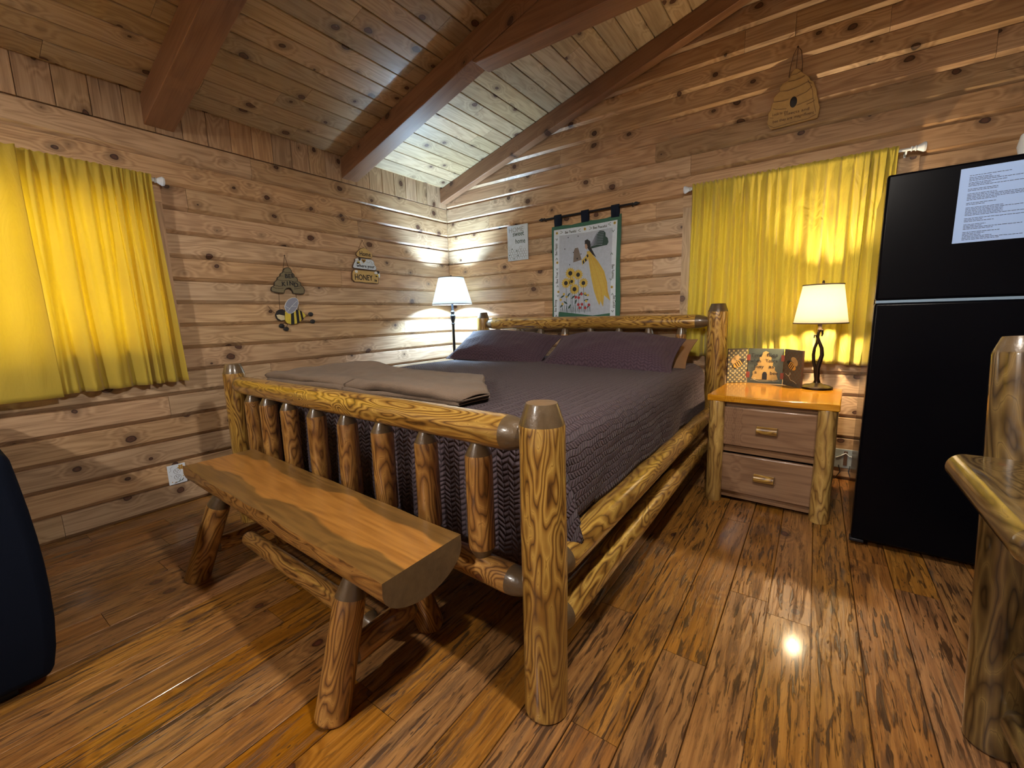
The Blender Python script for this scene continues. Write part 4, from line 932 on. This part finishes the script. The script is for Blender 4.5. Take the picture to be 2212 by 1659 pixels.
mb.build('bee_feet', bk)

T1 = [(-1.152,1.68),(-1.146,1.695),(-1.124,1.716),(-1.102,1.732),(-1.072,1.742),(-1.046,1.739),(-1.02,1.722),(-0.998,1.705),(-0.987,1.689),(-0.989,1.669),(-1.002,1.658),(-1.062,1.657),(-1.121,1.659),(-1.146,1.666)]
T2 = [(-1.194,1.578),(-1.183,1.603),(-1.17,1.621),(-1.166,1.641),(-1.15,1.652),(-1.121,1.653),(-1.062,1.651),(-1.002,1.650),(-0.982,1.644),(-0.971,1.628),(-0.97,1.608),(-0.953,1.589),(-0.952,1.566),(-0.972,1.558),(-1.042,1.559),(-1.13,1.562),(-1.181,1.563),(-1.194,1.569)]
T3 = [(-1.208,1.518),(-1.2,1.542),(-1.182,1.554),(-1.154,1.554),(-1.072,1.553),(-0.982,1.552),(-0.942,1.545),(-0.935,1.51),(-0.941,1.448),(-0.954,1.443),(-1.003,1.448),(-1.082,1.447),(-1.14,1.452),(-1.189,1.449),(-1.21,1.47)]
hs = thing('honey_sign', (0.0, -1.07, 1.445), 'stacked cream wooden sign reading Home is where your HONEY is', 'sign')
for q, m, nm in ((T1, 'honey', 'top_board'), (T2, 'skywhite', 'middle_board'), (T3, 'honey', 'bottom_board')):
    cut(nm, P[m], scale(q, 0.93, 0.955), LX, 0.010, 0.0205, hs); cut('backing', P['brown'], q, LX, 0.006, 0.018, hs, bevel=0.002)
mb = MB(P['black']); L3 = ((0, 1, 0), (0, 0, 1), (1, 0, 0))
mb.text('Home', 0.054, (0, -1.063, 1.672), *L3, 0.021, width=0.112, bold=0.0006); mb.text('where your', 0.036, (0, -1.066, 1.577), *L3, 0.021, width=0.182, bold=0.0005)
mb.text('HONEY', 0.066, (0, -1.095, 1.470), *L3, 0.021, width=0.178, bold=0.0008); mb.text('is', 0.032, (0, -0.972, 1.464), *L3, 0.021, width=0.026, bold=0.0008)
mb.build('lettering', hs, smooth=False)
mb = MB(P['gold']); mb.prism([(-1.085,1.613),(-1.105,1.637),(-1.100,1.647),(-1.088,1.644),(-1.083,1.640),(-1.077,1.645),(-1.066,1.646),(-1.062,1.634)], LX['P0'], LX['ex'], LX['ey'], LX['en'], 0.019, 0.0225); mb.build('heart', hs, smooth=False)
mb = MB(P['black']); mb.text('is', 0.026, (0, -1.083, 1.623), *L3, 0.023, width=0.02, bold=0.0006); mb.build('lettering', hs, smooth=False)
for cy, cz in ((-1.135, 1.625), (-0.952, 1.527)):
    mb = MB([P['white'], P['black'], P['yellow']])
    mb.ball((0.027, cy-0.017, cz+0.010), (0.006, 0.019, 0.012), 12, 8, 0); mb.ball((0.027, cy+0.014, cz-0.008), (0.006, 0.011, 0.022), 12, 8, 0)
    mb.ball((0.029, cy+0.006, cz+0.017), (0.009, 0.011, 0.012), 12, 8, 1); mb.ball((0.029, cy-0.007, cz-0.012), (0.008, 0.013, 0.009), 12, 8, 2); mb.ball((0.028, cy-0.014, cz-0.018), (0.008, 0.009, 0.007), 12, 8, 1)
    mb.build('bee', hs)
cut('cloud', P['white'], ell(-1.165, 1.538, 0.015, 0.012), LX, 0.019, 0.0228, hs)
mb = MB(P['grey']); mb.tube(lift(LX, [(-1.055,1.625),(-1.03,1.618),(-1.02,1.630),(-1.008,1.635),(-1.0,1.622),(-1.01,1.610),(-0.993,1.607),(-0.985,1.622)], 0.0215), 0.0012, 5)
mb.build('flight_line', hs)
mb = MB(STRING)
for l in ([(-1.117,1.725),(-1.10,1.76),(-1.074,1.799)], [(-1.030,1.733),(-1.05,1.76),(-1.074,1.799)]): mb.tube(lift(LX, l, 0.010), 0.0014, 5)
mb.ball((0.010, -1.074, 1.80), 0.0045, 8, 6); mb.build('cord', hs)

# duplex outlet with a painted plate, left wall
def outlet(name, cx, cz, w, h, to, label, ex):
    t = thing(name, tuple(to(cx, cz, 0)), label, 'outlet')
    fr = dict(P0=tuple(to(cx, cz, 0)), ex=ex, ey=(0, 0, 1), en=tuple(to(0, 0, 1)))
    cut('plate', WHITEP, [(-w/2, -h/2), (w/2, -h/2), (w/2, h/2), (-w/2, h/2)], fr, 0.0, 0.006, t, bevel=0.002)
    mb = MB([WHITEP, P['black']])
    for s in (-1, 1):
        q = [(x, y+s*0.019) for x, y in ell(0, 0, 0.0165, 0.0145, 0, 18)]
        mb.prism(scale(q, 1.10), fr['P0'], fr['ex'], fr['ey'], fr['en'], 0.005, 0.0066, 1); mb.prism(q, fr['P0'], fr['ex'], fr['ey'], fr['en'], 0.005, 0.0085, 0)
        for x in (-0.006, 0.006): mb.prism([(x-.0013, s*0.019), (x+.0013, s*0.019), (x+.0013, s*0.019+.008), (x-.0013, s*0.019+.008)], fr['P0'], fr['ex'], fr['ey'], fr['en'], 0.008, 0.009, 1)
        mb.prism(ell(0, s*0.019-0.006, 0.0025, 0.0025, 0, 8), fr['P0'], fr['ex'], fr['ey'], fr['en'], 0.008, 0.009, 1)
    mb.build('socket', t, smooth=False)
    return t, fr
ot, fr = outlet('outlet', -2.580, 0.204, 0.094, 0.124, toL, 'white outlet with a flower-painted plate low on the wall by the bench end', (0, 1, 0))
mb = MB([P['gold'], P['leaf'], P['grey']])
for k in range(6): mb.prism(ell(0.022+0.010*math.cos(k*1.05), 0.040+0.010*math.sin(k*1.05), 0.008, 0.005, k*1.05, 10), fr['P0'], fr['ex'], fr['ey'], fr['en'], 0.005, 0.0068, 0)
for x, y in ((-.03, -.045), (.03, -.02), (-.012, -.05)): mb.prism(ell(x, y, 0.003, 0.003, 0, 8), fr['P0'], fr['ex'], fr['ey'], fr['en'], 0.005, 0.0068, 0)
for l in ([(-.02, -.055), (0, -.05), (.025, -.045)], [(.005, -.052), (.012, -.036)], [(.018, -.047), (.03, -.034)]): mb.tube([V(fr['P0'])+V(fr['ex'])*a+V(fr['ey'])*b+V(fr['en'])*0.0065 for a, b in l], 0.0016, 5, 1)
for l in ([(-.04, .02), (-.03, .03), (-.033, .045), (-.02, .052)], [(-.035, .0), (-.03, -.01)]): mb.tube([V(fr['P0'])+V(fr['ex'])*a+V(fr['ey'])*b+V(fr['en'])*0.0065 for a, b in l], 0.0010, 5, 2)
mb.build('painted_flowers', ot)
# wide painted plate on the back wall between nightstand and fridge
ot2 = thing('outlet', (3.452, 0, 0.145), 'pale outlet plate with a white roof line low between the nightstand and the fridge', 'outlet')
fr = dict(P0=(3.452, 0, 0.145), ex=(1, 0, 0), ey=(0, 0, 1), en=(0, -1, 0))
cut('plate', P['grey'], [(-.066, -.064), (.066, -.064), (.066, .064), (-.066, .064)], fr, 0, 0.007, ot2, bevel=0.003)
cut('switch', P['brown'], [(-.014, -.045), (.006, -.045), (.006, .052), (-.014, .052)], fr, 0.006, 0.010, ot2)
mb = MB(P['white']); mb.tube([V((3.452+a, -0.011, 0.145+b)) for a, b in ((-.055, .005), (-.03, .018), (-.004, .04), (.016, .018), (.022, .022), (.04, .003))], 0.0028, 6); mb.build('roof_line', ot2)
mb = MB(IRON)
mb.tube([(3.415, -0.01, 0.10), (3.425, -0.03, 0.06), (3.40, -0.04, 0.015), (3.33, -0.10, 0.006), (3.25, -0.12, 0.006)], 0.003, 6); o = mb.build('power_cord', origin=(3.4, -0.04, 0.0)); tag(o, 'thin dark power cord hanging below the outlet behind the nightstand', 'cord')
mb = MB(IRON); mb.tube([(3.475, -0.01, 0.10), (3.468, -0.03, 0.07), (3.48, -0.04, 0.03), (3.50, -0.06, 0.006), (3.56, -0.12, 0.006)], 0.003, 6); tag(mb.build('power_cord', origin=(3.48, -0.04, 0.0)), 'thin dark power cord running from the outlet towards the fridge', 'cord')

# ---------------------------------------------------------------- things on the back wall
B3 = ((1, 0, 0), (0, 0, 1), (0, -1, 0))
pq = thing('home_plaque', (0.893, 0, 1.648), 'white plaque with sweet home lettering over a honeycomb pattern', 'plaque')
cut('board', P['skywhite'], [(0.779, 1.648), (1.008, 1.648), (1.008, 1.967), (0.779, 1.967)], BX, 0.002, 0.014, pq, bevel=0.002)
mb = MB(P['leaf'])
mb.text('sweet', 0.062, (0.905, 0, 1.868), *B3, 0.0142, width=0.125, bold=0.0003); mb.text('home', 0.062, (0.925, 0, 1.800), *B3, 0.0142, width=0.108, bold=0.0003); mb.build('lettering', pq, smooth=False)
mb = MB(P['grey']); mb.text('HOME', 0.060, (0.880, 0, 1.905), *B3, 0.0142, width=0.165); mb.build('lettering', pq, smooth=False)
mb = MB([P['grey'], P['leaf']])
hr = 0.0155
for j in range(8):
    for i in range(8):
        x = 0.795+i*hr*1.732+(j % 2)*hr*0.866; z = 1.668+j*hr*1.5
        if x > 0.997 or z > 1.768-0.02*abs(math.sin(i*1.9)): continue
        pts = [(x+hr*0.88*math.cos(math.pi/6+k*math.pi/3), -0.0142, z+hr*0.88*math.sin(math.pi/6+k*math.pi/3)) for k in range(7)]; mb.tube(pts, 0.0011, 4)
for x, z in ((.80, 1.70), (.83, 1.755), (.85, 1.665), (.885, 1.735), (.895, 1.69)): mb.ball((x, -0.0145, z), (0.006, 0.001, 0.005), 8, 6, 1)
mb.build('honeycomb', pq)

# tapestry: cloth, tabs and printed picture
tp = thing('tapestry', (1.58, 0, 1.10), 'green-bordered tapestry of a bee fairy over sunflowers hanging above the headboard', 'tapestry')
D0 = 0.022
out = [(1.262, 1.10), (1.60, 1.095), (1.900, 1.095)]+[(1.900+0.004*math.sin(k*1.1), 1.10+k*0.10) for k in range(1, 8)]+[(1.905, 1.915), (1.84, 1.909), (1.78, 1.898), (1.70, 1.896), (1.60, 1.903), (1.55, 1.895), (1.46, 1.888), (1.36, 1.898), (1.30, 1.896), (1.268, 1.893)]+[(1.268-0.004*math.sin(k*1.3), 1.893-k*0.10) for k in range(1, 8)]
cut('cloth', P['green'], out, BX, D0-0.006, D0, tp, bevel=0.003)
def deco(name, mat, shapes, d, tubes=(), tr=0.0015, parent=None):
    mb = MB(P[mat])
    for q in shapes: mb.prism(q, *[BX[k] for k in ('P0', 'ex', 'ey', 'en')], D0-0.001, D0+d)
    for q in tubes: mb.tube(lift(BX, q, D0+d), tr, 4)
    return mb.build(name, parent or tp, smooth=False)
deco('printed_border', 'skywhite', [[(1.290,1.864),(1.58,1.861),(1.872,1.870),(1.862,1.50),(1.862,1.104),(1.281,1.113),(1.284,1.50)]], 0.0006)
pic = deco('printed_picture', 'skyblue', [[(1.343,1.812),(1.60,1.808),(1.832,1.816),(1.826,1.60),(1.815,1.130),(1.70,1.112),(1.55,1.128),(1.331,1.158)]], 0.0014)
deco('printed_hill', 'green', [[(1.331,1.158),(1.507,1.136),(1.659,1.117),(1.816,1.133),(1.816,1.104),(1.326,1.112)]], 0.0022)
wq = [(1.64,1.707),(1.683,1.766),(1.721,1.807),(1.753,1.803),(1.772,1.783),(1.772,1.755),(1.791,1.741),(1.798,1.706),(1.785,1.685),(1.747,1.683),(1.696,1.677),(1.644,1.671)]
deco('fairy_wing', 'leaf', [wq], 0.0022)
deco('wing_pattern', 'wing', [], 0.0026, [[(1.645,1.69+0.002*k),(1.70,1.70+0.012*k),(1.745+0.002*k,1.692+0.0135*k)] for k in range(9)], 0.0022)
skirt = [(1.604,1.652),(1.631,1.655),(1.657,1.623),(1.71,1.559),(1.762,1.478),(1.788,1.388),(1.795,1.317),(1.818,1.236),(1.783,1.265),(1.763,1.283),(1.754,1.188),(1.731,1.237),(1.721,1.201),(1.698,1.25),(1.671,1.324),(1.644,1.446),(1.624,1.567)]
deco('fairy_dress', 'skirt', [skirt], 0.0028)
deco('dress_folds', 'gold', [], 0.0031, [[(1.622,1.63),(1.66,1.45),(1.70,1.30),(1.722,1.21)], [(1.632,1.63),(1.69,1.48),(1.735,1.34),(1.752,1.20)], [(1.645,1.62),(1.72,1.50),(1.765,1.38),(1.81,1.245)], [(1.655,1.61),(1.74,1.50),(1.78,1.39),(1.79,1.29)]], 0.0013)
deco('fairy_hair', 'black', [[(1.587,1.713),(1.587,1.743),(1.611,1.751),(1.637,1.731),(1.64,1.684),(1.665,1.64),(1.690,1.596),(1.657,1.623),(1.631,1.655),(1.615,1.675),(1.604,1.70)], [(1.585,1.59),(1.600,1.60),(1.606,1.578),(1.592,1.568)], [(1.603,1.622),(1.617,1.630),(1.622,1.610),(1.610,1.600)], [(1.566,1.575),(1.578,1.587),(1.584,1.560),(1.572,1.552)]], 0.0036)
deco('fairy_face', 'skin', [[(1.590,1.715),(1.606,1.712),(1.614,1.69),(1.606,1.668),(1.594,1.676),(1.588,1.69)]], 0.0040)
deco('fairy_sleeve', 'skirt', [[(1.557,1.585),(1.597,1.617),(1.617,1.651),(1.628,1.640),(1.611,1.58),(1.57,1.554),(1.564,1.54)]], 0.0030)
deco('printed_hive', 'grayhive', [[(1.478,1.574),(1.485,1.671),(1.495,1.691),(1.523,1.693),(1.543,1.634),(1.557,1.589)]], 0.0024)
deco('hive_door', 'black', [ell(1.516, 1.602, 0.006, 0.008, 0, 12)]+[ell(x, z, 0.004, 0.005, 0, 8) for x, z in ((1.430,1.787),(1.525,1.787),(1.397,1.694),(1.443,1.557),(1.551,1.637),(1.480,1.657))], 0.0034)
SUN = [(1.449,1.485,.052),(1.524,1.467,.048),(1.406,1.404,.048),(1.463,1.415,.036),(1.574,1.394,.046),(1.489,1.347,.050)]
star = lambda x, z, r, n=14: [(x+r*(1 if k % 2 else 0.72)*math.cos(k*math.pi/n), z+r*(1 if k % 2 else 0.72)*math.sin(k*math.pi/n)) for k in range(2*n)]
deco('flower_stems', 'leaf', [], 0.0020, [[(x, z), (x+0.004, 1.25), (x+0.01, 1.14)] for x, z, r in SUN]+[[(1.35+k*0.0125, 1.150+0.0*k), (1.352+k*0.0125+0.008*math.sin(k*2.1), 1.185+0.03*abs(math.sin(k*1.7)))] for k in range(24)], 0.0016)
deco('leaves', 'leaf', [ell(x, z, .022, .007, a, 10) for x, z, a in ((1.37,1.29,.5),(1.40,1.235,-.6),(1.43,1.30,.9),(1.475,1.28,.7),(1.545,1.305,.8),(1.59,1.295,-.5),(1.60,1.25,.2),(1.36,1.21,.9),(1.50,1.24,1.2),(1.62,1.20,1.1),(1.44,1.20,1.0))], 0.0024)
deco('sunflower_petals', 'skirt', [star(x, z, r) for x, z, r in SUN]+[star(x, z, .013, 6) for x, z in ((1.32,1.836),(1.587,1.837),(1.850,1.849),(1.321,1.586),(1.329,1.333),(1.830,1.345),(1.352,1.262),(1.37,1.225),(1.41,1.285),(1.59,1.305),(1.615,1.29),(1.60,1.24),(1.385,1.31))], 0.0029)
deco('sunflower_centres', 'black', [ell(x, z, r*.38, r*.38, 0, 14) for x, z, r in SUN]+[ell(x, z, .004, .004, 0, 8) for x, z in ((1.32,1.836),(1.587,1.837),(1.850,1.849),(1.321,1.586),(1.329,1.333),(1.830,1.345))], 0.0036)
deco('red_flowers', 'red', [star(x, z, .015, 6) for x, z in ((1.501,1.278),(1.529,1.273),(1.556,1.303),(1.525,1.214),(1.539,1.186),(1.591,1.184),(1.625,1.208),(1.560,1.215))], 0.0034)
deco('border_leaves', 'leaf', [], 0.0022, [[(x-.012, z+.012), (x+.012, z), (x-.012, z-.010)] for x, z in ((1.367,1.838),(1.640,1.836))]+[[(x+.012, z+.012), (x-.012, z), (x+.012, z-.010)] for x, z in ((1.535,1.832),(1.805,1.846))]+[[(x-.009, z+s*.016), (x, z), (x+.009, z+s*.016)] for x, z, s in ((1.318,1.775,1),(1.315,1.627,-1),(1.318,1.52,1),(1.322,1.39,-1),(1.324,1.29,1),(1.305,1.13,-1),(1.838,1.78,1),(1.826,1.62,-1),(1.822,1.40,1),(1.835,1.295,-1),(1.838,1.14,1))], 0.0022)
mb = MB(P['black'])
for s, x, z, w, rot in (('Bee Thankful', 1.453, 1.822, .105, 0), ('Bee Peaceful', 1.722, 1.826, .12, 0), ('Bee Happy', 1.320, 1.70, .10, 1), ('Bee True', 1.326, 1.455, .095, 1), ('Bee Strong', 1.308, 1.21, .105, 1), ('Bee Faithful', 1.828, 1.47, .11, -1), ('Bee Careful', 1.842, 1.225, .10, -1)):
    ex, ey = ((1, 0, 0), (0, 0, 1)) if rot == 0 else (((0, 0, 1), (-1, 0, 0)) if rot == 1 else ((0, 0, -1), (1, 0, 0)))
    mb.text(s, 0.030, (x, 0, z), ex, ey, (0, -1, 0), D0+0.0008, width=w, bold=0.0004)
mb.build('border_lettering', tp, smooth=False)
for x in (1.330, 1.588, 1.853):
    mb = MB(cloth('navy_tab', (0.012, 0.018, 0.035))) if x < 1.4 else MB(TAB)
    TAB = mb.mats[0]
    mb.tube([(x-0.03, -D0+0.003, 1.90), (x-0.03, -D0+0.001, 1.905)], 0.001, 4)
    sec = [(-.022, 1.893), (-.0275, 1.94), (-.034, 1.975), (-.024, 1.988), (-.012, 1.975), (-.010, 1.94), (-.014, 1.895)]
    vs = [(x+sx, a, b) for sx in (-.034, .034) for a, b in sec]; n = len(sec)
    mb.add(vs, [(i, i+1, n+i+1, n+i) for i in range(n-1)]); mb.build('tab', tp, solid=0.002, angle=60)
rd = thing('tapestry_rod', (1.62, -0.024, 1.966), 'thin black iron rod with curled ends carrying the tapestry', 'rod')
mb = MB(IRON); mb.tube([(1.20, -0.024, 1.966), (1.99, -0.024, 1.972)], 0.0085, 10); mb.build('rod', rd)
for x, s in ((1.20, -1), (1.99, 1)):
    mb = MB(IRON); mb.lathe((x, -0.024, 1.969), (x+s*0.062, -0.024, 1.969), [(0, 0.011, 0), (0.006, 0.013, 0), (0.012, 0.008, 0), (0.03, 0.015, 0), (0.045, 0.011, 0), (0.052, 0.006, 0), (0.062, 0.003, 0)], 12)
    mb.tube([(x, -0.024, 1.963), (x, -0.002, 1.955)], 0.005, 6); mb.build('finial', rd)

# hive-shaped sign high on the gable
HS = [(2.992,2.56),(2.997,2.587),(3.011,2.602),(3.029,2.601),(3.044,2.588),(3.056,2.568),(3.078,2.549),(3.096,2.528),(3.1,2.514),(3.118,2.499),(3.125,2.475),(3.137,2.447),(3.14,2.415),(3.148,2.391),(3.15,2.371),(3.159,2.347),(3.155,2.316),(3.152,2.285),(3.034,2.281),(2.907,2.278),(2.891,2.301),(2.881,2.324),(2.886,2.353),(2.883,2.38),(2.897,2.396),(2.899,2.425),(2.909,2.443),(2.909,2.465),(2.923,2.484),(2.938,2.493),(2.939,2.518),(2.956,2.536),(2.977,2.543),(2.985,2.553)]
hv = thing('hive_sign', (3.02, 0, 2.28), 'tan beehive-shaped sign with a black door hung high on the gable', 'sign')
cut('board', P['tan'], HS, BX, 0.008, 0.022, hv, bevel=0.003)
mb = MB(P['brown'])
for l in ([(2.997,2.57),(3.025,2.569),(3.053,2.579)], [(2.984,2.54),(3.015,2.534),(3.053,2.538),(3.069,2.546)], [(2.941,2.495),(2.986,2.485),(3.044,2.493),(3.086,2.506),(3.11,2.490)], [(2.91,2.44),(2.962,2.432),(2.995,2.434)], [(3.033,2.438),(3.084,2.45),(3.111,2.473)], [(2.909,2.403),(2.932,2.39),(2.984,2.382)], [(3.039,2.386),(3.094,2.397),(3.121,2.404)], [(2.894,2.351),(2.915,2.346)], [(3.09,2.378),(3.113,2.382),(3.131,2.392)], [(2.89,2.308),(2.922,2.286),(3.013,2.293),(3.101,2.293),(3.142,2.307)], [(3.085,2.52),(3.10,2.49),(3.115,2.45),(3.12,2.41),(3.13,2.36),(3.14,2.32)]):
    mb.tube(lift(BX, l, 0.0222), 0.0014, 4)
mb.build('coil_lines', hv)
mb = MB(P['black']); mb.ball((3.019, -0.022, 2.411), (0.019, 0.005, 0.032), 20, 12); mb.build('door_hole', hv)
mb = MB(P['brown']); mb.text('Look to the', 0.024, (2.950, 0, 2.357), *B3, 0.0222, width=0.085); mb.text('insects and', 0.024, (3.040, 0, 2.343), *B3, 0.0222, width=0.13); mb.text('bee they are', 0.024, (2.965, 0, 2.315), *B3, 0.0222, width=0.105); mb.text('magnificent', 0.024, (3.080, 0, 2.315), *B3, 0.0222, width=0.10)
mb.build('lettering', hv, smooth=False)
mb = MB(STRING); mb.tube(lift(BX, [(2.985, 2.565), (2.990, 2.62), (3.003, 2.69), (3.022, 2.728), (3.042, 2.70), (3.052, 2.63), (3.052, 2.57)], 0.014), 0.0022, 6); mb.tube(lift(BX, [(3.020, 2.60), (3.022, 2.66), (3.024, 2.725)], 0.012), 0.0018, 6); mb.ball((3.022, -0.01, 2.728), 0.006, 8, 6); mb.build('hanging_cord', hv)

# ---------------------------------------------------------------- hinged bee triptych on the nightstand
tr = thing('triptych_sign', (2.98, -0.24, 0.646), 'three-panel hinged bee sign reading Time flies when Youre busy as a bee', 'sign')
TZ0, TZ1 = 0.646, 0.876
pts = [(2.764, -0.300), (2.873, -0.222), (3.078, -0.222), (3.178, -0.345)]
def panel(a, b, mat, art):
    a, b = V((*a, 0)), V((*b, 0)); ex = (b-a).normalized(); en = V((ex.y, -ex.x, 0)); w = (b-a).length
    fr = dict(P0=tuple(a+V((0, 0, TZ0))), ex=tuple(ex), ey=(0, 0, 1), en=tuple(en)); h = TZ1-TZ0
    pn = cut('panel', P[mat], [(0.002, 0), (w-0.002, 0), (w-0.002, h), (0.002, h)], fr, -0.014, 0.0, tr, bevel=0.0015, edge=P['brown'])
    art(pn, fr, w, h); return fr
def checks(colour):
    def art(pn, fr, w, h):
        mb = MB(P[colour]); n = max(5, int(w/0.0135)); c = w/n; rows = int(h/c)
        for j in range(rows):
            for i in range(n):
                if (i+j) % 2 == 0: mb.prism([(i*c+.002, j*c+.002), ((i+1)*c-.002, j*c+.002), ((i+1)*c-.002, (j+1)*c-.002), (i*c+.002, (j+1)*c-.002)], fr['P0'], fr['ex'], fr['ey'], fr['en'], -0.001, 0.0006)
        mb.build('checks', pn, smooth=False)
        s = 1 if colour == 'checkl' else -1; cx, cy = w*0.5, h*0.56
        A = (fr['P0'], fr['ex'], fr['ey'], fr['en'])
        mb = MB(P['tan']); 
        for dx, dy, r in ((-s*0.010, 0.040, 0.3), (s*-0.028, 0.022, 1.2)): mb.prism(ell(cx+dx, cy+dy, 0.022, 0.016, s*r, 16), *A, 0.0, 0.004)
        mb.build('bee_wings', pn, smooth=False)
        mb = MB(P['gold']); mb.prism(ell(cx+s*0.002, cy, 0.036, 0.020, s*0.6, 20), *A, 0.0, 0.007); mb.build('bee_body', pn, smooth=False)
        mb = MB(P['black'])
        for k in (-0.020, -0.006, 0.008, 0.022):
            mb.prism([(cx+s*0.002+(k*math.cos(.6)-q*math.sin(.6)*1)*s, cy+k*math.sin(.6)+q*math.cos(.6)) for q in (-.017,) ] + [(cx+s*0.002+((k+.006)*math.cos(.6)-q*math.sin(.6))*s, cy+(k+.006)*math.sin(.6)+q*math.cos(.6)) for q in (-.017,)] + [(cx+s*0.002+((k+.006)*math.cos(.6)-q*math.sin(.6))*s, cy+(k+.006)*math.sin(.6)+q*math.cos(.6)) for q in (.017,)] + [(cx+s*0.002+(k*math.cos(.6)-q*math.sin(.6))*s, cy+k*math.sin(.6)+q*math.cos(.6)) for q in (.017,)], *A, 0.003, 0.0078)
        mb.prism(ell(cx+s*0.030, cy+0.021, 0.011, 0.011, 0, 14), *A, 0.001, 0.008)
        mb.build('bee_stripes', pn, smooth=False)
        mb = MB(P['cream']); P0, ex, ey, en = map(V, A)
        mb.tube([P0+ex*(w*a)+ey*(h*b)+en*0.001 for a, b in ((.15, .33), (.3, .27), (.45, .33), (.4, .37), (.33, .28), (.45, .17), (.62, .15), (.78, .10))], 0.001, 4); mb.build('flight_line', pn)
    return art
def mid(pn, fr, w, h):
    A = (fr['P0'], fr['ex'], fr['ey'], fr['en']); c = w/2
    q = [(-.076, .03), (-.068, .055), (-.070, .075), (-.055, .09), (-.056, .108), (-.042, .122), (-.045, .142), (-.032, .152), (-.034, .172), (-.020, .184), (-.016, .205), (0, .214), (.016, .205), (.020, .184), (.034, .172), (.032, .152), (.045, .142), (.042, .122), (.056, .108), (.055, .09), (.070, .075), (.068, .055), (.076, .03), (.06, .024), (-.06, .024)]
    mb = MB(P['hivegold']); mb.prism([(c+x, y) for x, y in q], *A, 0, 0.003); mb.build('painted_hive', pn, smooth=False)
    mb = MB(P['black']); mb.prism([(c-.014, .026), (c+.014, .026), (c+.014, .062), (c+.009, .074), (c, .078), (c-.009, .074), (c-.014, .062)], *A, 0.002, 0.0038); mb.build('hive_door', pn, smooth=False)
    mb = MB(P['black'])
    P0, ex, ey, en = map(V, A)
    for s, x, y, wd in (('Time', -.052, .176, .062), ('flies', .038, .180, .062), ('when', -.055, .138, .062), ('Youre', .035, .142, .068), ('busy', -.035, .101, .056), ('as', .036, .103, .030), ('a', -.052, .064, .013), ('bee', .052, .060, .044)):
        mb.text(s, 0.030, P0+ex*(c+x)+ey*y, ex, ey, en, 0.0034, width=wd, bold=0.0004)
    mb.build('lettering', pn, smooth=False)
    mb = MB(P['cream']); mb.tube([P0+ex*(c+a)+ey*b+en*0.0035 for a, b in ((-.08, .02), (-.055, .022), (-.05, .034), (-.06, .036), (-.06, .022), (-.03, .014), (.02, .018), (.05, .02), (.055, .030), (.046, .03), (.05, .016), (.085, .022))], 0.001, 4); mb.build('flight_line', pn)
panel(pts[0], pts[1], 'checkd', checks('checkl')); panel(pts[1], pts[2], 'teal', mid); panel(pts[2], pts[3], 'checkd', checks('brown'))
for (x, y) in (pts[1], pts[2]):
    for z in (0.700, 0.815):
        mb = MB(P['rust']); mb.box((x-0.015, y-0.004, z-0.020), (x+0.015, y+0.001, z+0.020), 2); mb.build('hinge', tr, bevel=0.001)
